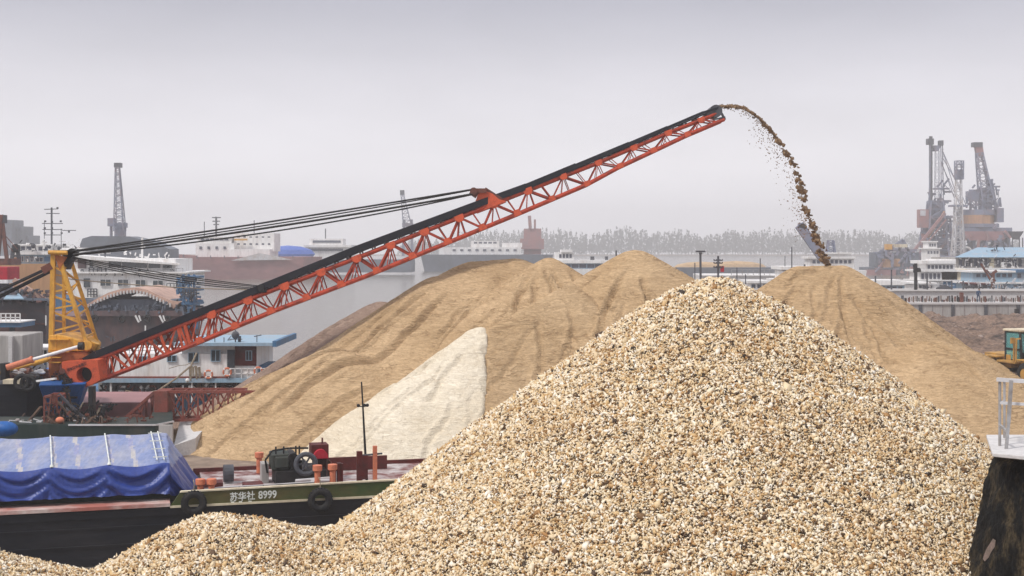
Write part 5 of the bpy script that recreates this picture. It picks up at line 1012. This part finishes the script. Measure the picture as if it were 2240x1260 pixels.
for px, t, u, dd, lb in ((1915, 604, 641, 155, 'short dark pole just right of the sand heap crest'), (1950, 590, 641, 155, 'tall thin dark pole second right of the sand heap'), (2028, 598, 640, 155, 'thin dark pole in front of the white workboat'), (2082, 614, 640, 155, 'short thin pole left of the stair rail on the upper quay'), (2107, 614, 640, 155, 'short thin pole by the cream wall of the three tier boat')):
    h = MB(); h.bar(P(px, u, dd), P(px, t, dd), .14); tag(h.build('pole', M['steel_dark']), lb, 'pole', 'poles on the upper quay')
h = MB(); h.bar(P(2003, 641, 154), P(2003, 576, 154), .3, .3); h.bar(P(1998, 594, 154), P(2014, 592, 154), .25); h.bar(P(2003, 592, 154), P(2001, 578, 154), .4); h.ball(P(2010, 590, 154), .25, 6, 5); tag(h.build('signal_post', M['black']), 'black post with a cross arm on the upper quay', 'signal post')
rd_ = MB(); rd_.S(2040, 2075, 634, 640, 156, 1.5); rd_.bar(P(2050, 634, 156.5), P(2070, 626, 156.5), .5); rd_.bar(P(2056, 626, 156.5), P(2080, 632, 156.5), .35); tag(rd_.build('skiff', M['steel_dark']), 'dark upturned skiff and gear lying on the upper quay', 'skiff')
# ---------------- port cranes far right ----------------
def lat(h, a, b, w0, w1, n_, m_=.25):
    a, b = Vector(a), Vector(b); up = (b-a).normalized(); s = up.cross(Vector((0, 1, 0))).normalized(); t = Vector((0, 1, 0)); pr_ = None
    for i in range(n_+1):
        f = i/n_; c = a.lerp(b, f); w = (w0+(w1-w0)*f)/2; q = [c+s*w+t*w, c-s*w+t*w, c-s*w-t*w, c+s*w-t*w]
        if pr_:
            for k in range(4): h.bar(pr_[k], q[k], m_); h.bar(pr_[k], q[(k+1) % 4] if i % 2 else q[k], m_*.6) if i % 2 else h.bar(pr_[(k+1) % 4], q[k], m_*.6)
        for k in range(4): h.bar(q[k], q[(k+1) % 4], m_*.6)
        pr_ = q
d = 480.0
c1 = thing('harbour_crane', 'twin masted grey port crane with a dark red cab, tallest in the harbour', 'crane', P(2045, 596, 480))
for a, b, y0, y1, w in ((2037, 2035, 305, 560, .42), (2060, 2062, 312, 520, .4)):
    h = MB(); h.bar(P(b-2, y1, d), P(a-2, y0, d), w*.7); h.bar(P(b+3, y1, d+2), P(a+1.5, y0, d+2), w*.7); [h.bar(P(b-2, y, d), P(b+3, y-7, d+2), .08) for y in range(y0+20, y1, 16)]; h.build('mast', M['crane_grey'], c1)
h = MB(); h.prism([(P(x, y, d).x, P(x, y, d).z) for x, y in ((2041, 318), (2059, 318), (2054, 330), (2046, 330))], d+.2, d+3); lat(h, P(2050, 440, d+1), P(2050, 330, d+1), 1.5, 1.2, 8, .11); h.build('jib', M['crane_grey'], c1)
blk(c1, 'mast_head', 'steel_dark', (2030, 2043, 303, 316, d-.5, 2.5), (2034, 2040, 298, 488, d, 1)); blk(c1, 'mast_head', 'steel_dark', (2056, 2064, 307, 318, d-.5, 2.5))
h = MB(); lat(h, P(2046, 600, d+2), P(2046, 440, d+2), 8.5, 4.2, 9, .55); h.build('tower', M['crane_grey'], c1); clutter(c1, 'deck_gear', 'crane_grey', 2014, 2080, 470, 590, d, 120, .7); clutter(c1, 'stairs', 'crane_red', 2018, 2078, 500, 590, d, 30, .7)
blk(c1, 'machine_house', 'crane_grey', (2036, 2062, 442, 474, d+1, 4)); clutter(c1, 'railing', 'crane_grey', 2028, 2066, 400, 480, d, 40, .5); h = MB(); lat(h, P(2048, 596, d+6), P(2048, 478, d+6), 9.5, 7.5, 6, .6); h.build('tower_frame', M['crane_grey'], c1); blk(c1, 'machine_house', 'crane_grey', (2030, 2062, 480, 500, d+1.5, 5), (2024, 2072, 520, 534, d+1, 8)); blk(c1, 'cab', 'crane_red', (2011, 2032, 458, 498, d-.5, 3)); blk(c1, 'cab_window', 'pale_steel', (2013, 2025, 460, 472, d-.6, .2))
for a, b in (((2037, 320), (2031, 450)), ((2062, 330), (2116, 455)), ((2060, 360), (2110, 470)), ((2064, 336), (2090, 420)), ((2062, 345), (2105, 420)), ((2058, 350), (2090, 440)), ((2062, 400), (2115, 455))):
    h = MB(); h.bar(P(*a, d+.5), P(*b, d+.5), .22); h.build('stay', M['crane_grey'], c1)
cv2 = thing('shore_conveyor', 'inclined pinkish orange conveyor leaning against the twin masted crane', 'conveyor', P(2020, 600, 476)); h = MB()
for o in (0, 1.5): h.bar(P(2067, 466, 476+o), P(1985, 566, 476+o), .9); h.bar(P(2070, 480, 476+o), P(1996, 572, 476+o), .4)
h.build('belt_frame', M['crane_red'], cv2); h = MB(); h.bar(P(2066, 462, 477), P(2030, 520, 477), 1.2, .3); h.build('belt', M['tan_hull'], cv2)
for x, t in ((2000, 560), (2025, 528), (2048, 500)): h = MB(); h.bar(P(x, t, 477), P(x, 625, 477), .4); h.build('support', M['crane_grey'], cv2)
c2 = thing('lattice_tower', 'open lattice tower with a ringed head between the two port cranes', 'tower', P(2098, 630, 290)); d = 460.0
h = MB(); lat(h, P(2094, 610, d), P(2097, 392, d), 3.6, 1.6, 16, .28); lat(h, P(2080, 610, d+3), P(2094, 450, d+3), 1.6, 1.0, 10, .2); lat(h, P(2112, 610, d+3), P(2100, 450, d+3), 1.6, 1, 10, .2); h.build('lattice', M['pale_steel'], c2)
h = MB(); lat(h, P(2098, 392, d), P(2098, 352, d), 2.2, 2.3, 3, .35); h.ring(P(2098, 366, d-.8), .95, .25, 'y', 16, 6); h.build('head', M['crane_grey'], c2)
blk(c2, 'working_deck', 'crane_grey', (2082, 2118, 448, 452, d-1, 4)); blk(c2, 'head_box', 'crane_grey', (2090, 2108, 372, 392, d, 1))
c3 = thing('harbour_crane', 'port crane with a leaning jib on a wide round house, farthest right', 'crane', P(2160, 630, 310)); d = 490.0
h = MB(); lat(h, P(2158, 440, d), P(2142, 335, d), 4.2, 2.0, 8, .45); h.build('jib', M['crane_grey'], c3)
h = MB(); h.prism([(P(x, y, d).x, P(x, y, d).z) for x, y in ((2134, 318), (2149, 318), (2153, 342), (2138, 342))], d-.3, d+2); h.build('jib_tip', M['crane_red'], c3); blk(c3, 'jib_head', 'steel_dark', (2130, 2150, 311, 321, d-.6, 3))
h = MB(); h.bar(P(2168, 395, d), P(2180, 460, d), .9); h.bar(P(2160, 396, d), P(2172, 393, d), .7); h.bar(P(2162, 400, d), P(2160, 460, d), .6); h.bar(P(2150, 350, d), P(2175, 450, d), .5)
for y in (410, 425, 440): h.bar(P(2160, y, d), P(2176, y+6, d), .5)
h.build('gantry_frame', M['crane_grey'], c3); blk(c3, 'machine_house', 'crane_grey', (2148, 2170, 410, 462, d+.5, 4)); blk(c3, 'machine_house', 'crane_grey', (2118, 2142, 418, 440, d+1, 3)); blk(c3, 'strut', 'crane_grey', (2122, 2126, 440, 470, d+1, 1)); blk(c3, 'strut', 'crane_grey', (2134, 2138, 440, 470, d+1, 1))
def octo(px, r_, t, u, dd, m_, nm, r2=None):
    c = P(px, u, dd); z2 = P(px, t, dd).z; c.y += r_; h = MB(); h.tube(c, (c.x, c.y, z2), r_, r2 or r_, 12); h.build(nm, M[m_], c3)
octo(2152, 7.4, 458, 470, 488, 'crane_grey', 'round_house'); octo(2148, 6.4, 470, 490, 488, 'tan_hull', 'round_house'); octo(2152, 7.9, 489, 497, 486, 'crane_grey', 'round_house')
blk(c3, 'counterweight', 'crane_grey', (2182, 2196, 455, 486, d-1, 4)); blk(c3, 'platform', 'crane_grey', (2096, 2214, 498, 520, d-3, 10)); blk(c3, 'platform_side', 'hull_mauve', (2110, 2196, 506, 526, d-3.3, .3))
for x in (2104, 2128, 2154, 2180, 2204): blk(c3, 'leg', 'crane_grey', (x, x+6, 520, 640, d-2, 6))
blk(c3, 'base', 'hull_slate', (2090, 2216, 536, 640, d+1, 8)); h = MB(); h.ring(P(2114, 552, d-4), 1.8, .35, 'y', 20, 6); h.build('white_hose', M['white'], c3)
clutter(c3, 'deck_gear', 'crane_grey', 2095, 2205, 500, 590, 486, 110, .8); clutter(c3, 'railing', 'crane_grey', 2110, 2190, 405, 465, 489, 60, .5); clutter(c3, 'stairs', 'crane_red', 2100, 2200, 505, 590, 485, 30, .7)
hp = thing('hopper', 'dark funnel shaped hopper on thin posts right of the round crane house', 'hopper', P(2222, 640, 290)); d = 460.0
h = MB(); h.hexa([P(2216, 524, d+1), P(2228, 524, d+1), P(2228, 524, d+3), P(2216, 524, d+3), P(2204, 506, d), P(2240, 506, d), P(2240, 506, d+4), P(2204, 506, d+4)]); h.build('funnel', M['steel_dark'], hp)
for x in (2205, 2215, 2230, 2237): h = MB(); h.bar(P(x, 520, d+1), P(x, 640, d+1), .35); h.build('post', M['steel_dark'], hp)
dg_ = thing('dredger', 'hazy slate dredger with tan cabins left of the twin masted crane', 'dredger', P(1970, 640, 285)); d = 440.0
blk(dg_, 'hull', 'hull_slate', (1900, 2080, 585, 640, d, 12)); blk(dg_, 'deckhouse', 'hull_slate', (1915, 2010, 552, 586, d+1, 8)); blk(dg_, 'cabin', 'tan_hull', (1931, 1951, 566, 588, d+.5, .4)); blk(dg_, 'cabin', 'tan_hull', (1955, 1969, 566, 583, d+.5, .4)); blk(dg_, 'red_side', 'hull_mauve', (1892, 1960, 590, 612, d-.5, .4)); blk(dg_, 'lower_deck', 'crane_grey', (1990, 2110, 560, 600, d+2, 6))
h = MB(); 
for a, b in (((1920, 562), (1975, 525)), ((1975, 525), (1990, 556)), ((1940, 545), (2005, 548)), ((1960, 560), (1975, 530)), ((1925, 550), (1950, 556))): h.bar(P(*a, d+1), P(*b, d+1), .8)
h.build('ladder_gear', M['crane_grey'], dg_); clutter(dg_, 'deck_clutter', 'crane_grey', 1910, 2010, 545, 605, d-1, 90, .6); clutter(dg_, 'pipes', 'crane_red', 1900, 2010, 580, 612, d-2, 40, .6); blk(dg_, 'yellow_house', 'yellow', (1938, 1952, 534, 546, d+.4, 2)); blk(dg_, 'upper_deck', 'cream', (1955, 1985, 534, 541, d+.4, 2))
boat('white_launch', 'hazy white launch with two rows of windows under the twin masted crane', 'boat', 410, (2020, 2062, 575), [(2026, 2056, 545, 575), (2030, 2050, 530, 545)], [(2022, 2060, 542, 545), (2028, 2052, 527, 530)], wrow(2028, 2054, 549, 555, 4)+wrow(2032, 2048, 533, 539, 3))
# ---------------- middle distance ----------------
boat('white_ferry', 'long pale ferry with a glazed deck behind the middle sand heap', 'boat', 230, (1185, 1350, 588), [(1215, 1256, 552, 570), (1195, 1342, 576, 588, 'light_blue')], [(1228, 1252, 546, 552), (1190, 1345, 569, 576)], wrow(1222, 1252, 556, 564, 4)+wrow(1232, 1335, 578, 586, 6, .15), extra=[('steel_dark', 'deck_gear', (1292, 1300, 561, 569, 232, 1)), ('steel_dark', 'deck_gear', (1324, 1330, 561, 569, 232, 1)), ('steel_dark', 'deck_gear', (1216, 1220, 562, 569, 232, 1))])
h = MB(); h.bar(P(1348, 600, 120), P(1348, 548, 120), .12); tag(h.build('pole', M['steel_dark']), 'thin dark pole left of the pointed sand heap', 'pole')
h = MB(); h.bar(P(1533, 640, 110), P(1532, 552, 110), .16); h.bar(P(1522, 550, 110), P(1543, 550, 110), .12); h.bar(P(1529, 554, 110), P(1536, 554, 110), .12); tag(h.build('lamp_post', M['steel_dark']), 'tall dark post with a T shaped top right of the pointed sand heap', 'lamp post')
pp_ = thing('utility_pole', 'dark pole with three cross arms and a red flag behind the gravel peak', 'pole', P(1571, 640, 112)); d = 112.0
h = MB(); h.bar(P(1571, 640, d), P(1571, 560, d), .15); h.build('pole', M['steel_dark'], pp_)
for y in (570, 576, 585): h = MB(); h.bar(P(1562, y, d), P(1580, y, d), .08); [h.bar(P(x, y, d), P(x, y-3, d), .1) for x in (1562, 1567, 1575, 1580)]; h.build('cross_arm', M['steel_dark'], pp_)
h = MB(); h.S(1576, 1584, 582, 595, d, .05); h.build('flag', M['red'], pp_)
lb_ = thing('long_barge', 'long low slate blue barge far across the water behind the gravel peak', 'barge', P(1600, 597, 420)); h = MB(); h.plan([XY(1485, 420), XY(1712, 420), XY(1722, 426), XY(1712, 432), XY(1485, 432)], -.5, P(0, 585, 420).z, [XY(1480, 419.5), XY(1716, 419.5), XY(1728, 426), XY(1716, 433), XY(1480, 433)]); h.build('hull', M['hull_slate'], lb_)
h = MB(); h.ball(P(1535, 585, 426), 4, 12, 6, (2.2, .8, .45)); h.ball(P(1610, 585, 426), 4, 12, 6, (2.4, .8, .5)); h.build('sand_cargo', M['sand_brown'], lb_)
pt2 = thing('pontoon', 'pale flat pontoon with thin railings right behind the gravel peak', 'pontoon', P(1610, 640, 205)); blk(pt2, 'deck', 'white_far', (1535, 1720, 601, 604, 205, 10)); blk(pt2, 'side', 'concrete_pale', (1535, 1720, 604, 630, 205.2, 9.6)); railing(pt2, 1600, 1720, 590, 601, 205, 'steel', 10, 2, .04)
boat('small_boat', 'small white boat with dark cabin windows right of the gravel peak', 'boat', 160, (1632, 1684, 634), [(1640, 1682, 619, 634)], [(1636, 1686, 614, 619)], wrow(1642, 1680, 622, 630, 3)); 
boat('cabin_boat', 'white flat roofed cabin boat left of the crest of the right sand heap', 'boat', 150, (1700, 1800, 640), [(1714, 1790, 592, 612), (1706, 1790, 616, 640)], [(1709, 1796, 583, 590), (1698, 1790, 611, 616)], wrow(1726, 1744, 595, 604, 1, .1)+wrow(1752, 1784, 595, 604, 2)+wrow(1706, 1740, 620, 632, 3), extra=[('steel_dark', 'aerial', (1717, 1718, 560, 583, 152, .2)), ('steel_dark', 'aerial', (1760, 1762, 578, 583, 152, .5))])
for i, (px, t, u) in enumerate(((1612, 585, 628), (1663, 565, 640), (1688, 612, 642), (1520, 575, 610), (1631, 600, 640), (1732, 540, 600))):
    h = MB(); h.bar(P(px, u, 150), P(px, t, 150), .10); tag(h.build('mooring_mast', M['steel_dark']), ['thin mast just right of the pole with the red flag', 'tall thin mast right of the gravel peak', 'short dark mast beside the left foot of the right sand heap', 'thin mast left of the T topped post', 'middling thin mast above the small white boat', 'tallest thin mast rising from the flat roofed cabin boat'][i], 'mast')
boat('deck_ship', 'hazy pale two deck ship behind the top of the right sand heap', 'ship', 260, (1765, 1905, 592), [(1772, 1868, 566, 592), (1800, 1860, 556, 566)], [(1768, 1872, 561, 566), (1796, 1864, 552, 556)], wrow(1776, 1864, 569, 576, 9)); h = MB(); lat(h, P(1817, 556, 262), P(1817, 526, 262), 1.6, 1, 4, .2); tag(h.build('radio_mast', M['crane_grey']), 'short hazy lattice mast on the ship behind the right sand heap', 'mast')
h = MB(); h.bar(P(1748, 492, 255), P(1800, 565, 255), .9, 1.7); h.bar(P(1746, 492, 255), P(1762, 496, 255), .9); tag(h.build('loading_chute', M['crane_grey']), 'hazy leaning grey chute seen behind the falling sand', 'chute')
# ---------------- far ships on the left ----------------
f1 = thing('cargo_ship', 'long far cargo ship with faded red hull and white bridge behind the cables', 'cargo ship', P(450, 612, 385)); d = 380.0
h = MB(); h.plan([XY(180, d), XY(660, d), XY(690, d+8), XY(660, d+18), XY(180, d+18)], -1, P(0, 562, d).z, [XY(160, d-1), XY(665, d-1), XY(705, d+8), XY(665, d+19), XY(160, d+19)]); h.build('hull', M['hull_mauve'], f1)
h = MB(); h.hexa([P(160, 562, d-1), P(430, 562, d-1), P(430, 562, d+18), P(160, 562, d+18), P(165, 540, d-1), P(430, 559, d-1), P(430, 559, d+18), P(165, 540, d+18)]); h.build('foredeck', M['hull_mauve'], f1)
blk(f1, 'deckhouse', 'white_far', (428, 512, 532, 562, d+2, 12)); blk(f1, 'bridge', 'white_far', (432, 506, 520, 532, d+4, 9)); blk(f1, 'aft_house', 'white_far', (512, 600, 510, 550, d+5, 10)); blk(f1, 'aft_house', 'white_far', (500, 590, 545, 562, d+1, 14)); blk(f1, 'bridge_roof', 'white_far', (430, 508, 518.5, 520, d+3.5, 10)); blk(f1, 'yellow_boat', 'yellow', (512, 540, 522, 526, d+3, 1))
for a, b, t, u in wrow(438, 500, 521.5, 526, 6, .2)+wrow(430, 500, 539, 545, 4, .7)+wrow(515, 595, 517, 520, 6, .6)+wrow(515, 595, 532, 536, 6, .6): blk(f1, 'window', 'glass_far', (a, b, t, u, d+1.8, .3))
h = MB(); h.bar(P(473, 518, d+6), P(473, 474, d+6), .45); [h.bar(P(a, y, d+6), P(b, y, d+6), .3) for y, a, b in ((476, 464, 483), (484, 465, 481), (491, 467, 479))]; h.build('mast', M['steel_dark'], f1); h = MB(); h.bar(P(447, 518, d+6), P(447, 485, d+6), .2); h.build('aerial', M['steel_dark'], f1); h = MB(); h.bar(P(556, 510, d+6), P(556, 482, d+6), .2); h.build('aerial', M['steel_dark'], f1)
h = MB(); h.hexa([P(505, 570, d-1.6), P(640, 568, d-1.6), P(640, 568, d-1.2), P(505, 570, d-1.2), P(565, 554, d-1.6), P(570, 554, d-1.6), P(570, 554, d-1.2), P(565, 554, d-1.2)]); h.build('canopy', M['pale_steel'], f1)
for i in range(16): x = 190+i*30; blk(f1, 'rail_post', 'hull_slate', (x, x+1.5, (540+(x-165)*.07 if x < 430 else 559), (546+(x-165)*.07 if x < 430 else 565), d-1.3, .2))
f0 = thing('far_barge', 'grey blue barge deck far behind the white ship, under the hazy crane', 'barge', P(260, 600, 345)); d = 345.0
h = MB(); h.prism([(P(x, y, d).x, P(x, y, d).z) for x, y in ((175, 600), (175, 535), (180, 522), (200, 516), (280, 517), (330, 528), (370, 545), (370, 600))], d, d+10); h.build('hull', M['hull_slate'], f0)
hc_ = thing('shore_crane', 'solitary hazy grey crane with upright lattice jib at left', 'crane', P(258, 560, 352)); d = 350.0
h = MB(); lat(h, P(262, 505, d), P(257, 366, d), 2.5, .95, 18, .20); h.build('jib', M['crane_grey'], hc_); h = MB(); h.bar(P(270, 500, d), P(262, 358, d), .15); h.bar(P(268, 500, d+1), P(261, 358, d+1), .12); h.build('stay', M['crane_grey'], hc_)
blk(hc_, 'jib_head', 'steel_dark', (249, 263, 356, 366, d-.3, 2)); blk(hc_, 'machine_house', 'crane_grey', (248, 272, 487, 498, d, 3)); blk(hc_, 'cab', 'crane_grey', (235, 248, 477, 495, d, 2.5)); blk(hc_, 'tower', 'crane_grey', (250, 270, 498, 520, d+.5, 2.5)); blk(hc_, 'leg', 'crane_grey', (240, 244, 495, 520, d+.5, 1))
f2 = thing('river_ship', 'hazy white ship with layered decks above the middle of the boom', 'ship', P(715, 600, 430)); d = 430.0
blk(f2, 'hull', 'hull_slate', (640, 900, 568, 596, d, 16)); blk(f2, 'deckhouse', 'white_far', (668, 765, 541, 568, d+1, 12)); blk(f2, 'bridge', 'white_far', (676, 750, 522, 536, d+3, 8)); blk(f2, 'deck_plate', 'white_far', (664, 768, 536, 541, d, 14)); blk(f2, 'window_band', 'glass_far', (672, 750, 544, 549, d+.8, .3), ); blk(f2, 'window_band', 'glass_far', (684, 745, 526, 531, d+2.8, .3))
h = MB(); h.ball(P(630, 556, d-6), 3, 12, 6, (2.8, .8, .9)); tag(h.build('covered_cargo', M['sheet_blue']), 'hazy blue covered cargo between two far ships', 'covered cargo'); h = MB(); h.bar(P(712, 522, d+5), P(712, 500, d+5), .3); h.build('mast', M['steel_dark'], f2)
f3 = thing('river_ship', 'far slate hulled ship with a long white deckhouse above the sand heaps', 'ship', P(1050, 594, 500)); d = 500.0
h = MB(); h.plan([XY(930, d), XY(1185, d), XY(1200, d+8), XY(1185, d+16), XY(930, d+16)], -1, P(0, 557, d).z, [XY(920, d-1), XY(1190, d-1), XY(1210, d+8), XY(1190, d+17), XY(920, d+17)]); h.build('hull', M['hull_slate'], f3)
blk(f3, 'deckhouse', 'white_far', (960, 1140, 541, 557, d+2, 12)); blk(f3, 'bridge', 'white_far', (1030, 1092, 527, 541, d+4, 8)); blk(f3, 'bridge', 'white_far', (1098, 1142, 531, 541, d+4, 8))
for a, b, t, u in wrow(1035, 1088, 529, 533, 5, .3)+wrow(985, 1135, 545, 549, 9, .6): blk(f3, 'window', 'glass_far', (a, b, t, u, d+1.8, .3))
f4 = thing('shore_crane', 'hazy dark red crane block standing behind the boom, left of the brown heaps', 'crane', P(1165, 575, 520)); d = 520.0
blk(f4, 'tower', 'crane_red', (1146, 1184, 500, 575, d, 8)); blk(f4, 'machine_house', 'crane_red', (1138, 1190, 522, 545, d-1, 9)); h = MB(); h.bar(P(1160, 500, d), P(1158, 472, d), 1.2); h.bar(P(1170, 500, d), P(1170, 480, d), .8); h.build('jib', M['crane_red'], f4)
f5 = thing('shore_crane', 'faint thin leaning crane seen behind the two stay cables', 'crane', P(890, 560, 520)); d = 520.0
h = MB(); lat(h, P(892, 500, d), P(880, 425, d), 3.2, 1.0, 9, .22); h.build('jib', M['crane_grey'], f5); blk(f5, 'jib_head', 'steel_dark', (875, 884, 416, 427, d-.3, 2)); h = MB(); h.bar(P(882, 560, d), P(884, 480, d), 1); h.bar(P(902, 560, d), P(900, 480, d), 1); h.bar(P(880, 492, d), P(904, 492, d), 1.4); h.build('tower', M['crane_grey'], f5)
# far buildings and tree line on the other bank
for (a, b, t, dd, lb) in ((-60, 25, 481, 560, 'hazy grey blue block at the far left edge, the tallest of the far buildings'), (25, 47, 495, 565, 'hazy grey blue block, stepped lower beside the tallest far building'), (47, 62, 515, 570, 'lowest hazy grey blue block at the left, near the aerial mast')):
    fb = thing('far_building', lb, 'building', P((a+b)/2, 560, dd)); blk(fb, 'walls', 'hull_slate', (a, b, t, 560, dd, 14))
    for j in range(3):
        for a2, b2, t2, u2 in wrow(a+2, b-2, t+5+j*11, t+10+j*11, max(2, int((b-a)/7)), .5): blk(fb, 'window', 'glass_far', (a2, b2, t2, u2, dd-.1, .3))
fbk = MB(); fbk.box(-900, 900, 1370, 1560, -1, .6); struct('far_bank', fbk, M['ground'])
tm = MB()
for i in range(520):
    px = 880+i*2.6+random.uniform(-3, 3)
    if px > 2230: px = random.uniform(60, 900)
    dd = random.uniform(1380, 1450); hgt = 1.5*(random.uniform(12, 18) if 1000 < px < 2010 else random.uniform(5, 11))*(1+.35*noise.noise((px*.012, 0, 0))); c = P(px, 545, dd); c.z = .6; wd = random.uniform(2.0, 4.6)
    tm.tube(c, c+Vector((0, 0, hgt*.5)), .22, .1, 5)
    for k in range(46):
        f = random.random()**.8; w = wd*(1-f)**.6*random.uniform(.3, 1)+.15; a = random.uniform(0, 6.28); p = c+Vector((math.cos(a)*w, math.sin(a)*w, hgt*(.12+.88*f))); s = random.uniform(.8, 1.9)*(1.1-.5*f)
        q = [p+Vector((random.uniform(-s, s), random.uniform(-s, s), random.uniform(-s, s)*1.6)) for _ in range(4)]; n_ = len(tm.v); tm.v += [tuple(v) for v in q]; tm.f += [(n_, n_+1, n_+2), (n_, n_+2, n_+3), (n_, n_+1, n_+3), (n_+1, n_+2, n_+3)]
to_ = tm.build('tree_line', M['wood_far']); to_['kind'] = 'stuff'; tag(to_, 'far hazy row of slender trees on the other bank', 'trees')
# ---------------- haze ----------------
hz = MB(); hz.box(-2900, 2900, -50, 1600, -3.2, 52)
hm = bpy.data.materials.new('haze'); hm.use_nodes = True; n = hm.node_tree; n.nodes.remove(n.nodes['Principled BSDF']); pv = n.nodes.new('ShaderNodeVolumePrincipled'); pv.inputs['Color'].default_value = (.985, .98, .998, 1); pv.inputs['Density'].default_value = .00075; pv.inputs['Anisotropy'].default_value = .2
n.links.new(pv.outputs[0], n.nodes['Material Output'].inputs['Volume'])
ho = hz.build('haze', hm); ho['kind'] = 'stuff'; tag(ho, 'pale haze over the harbour', 'haze')
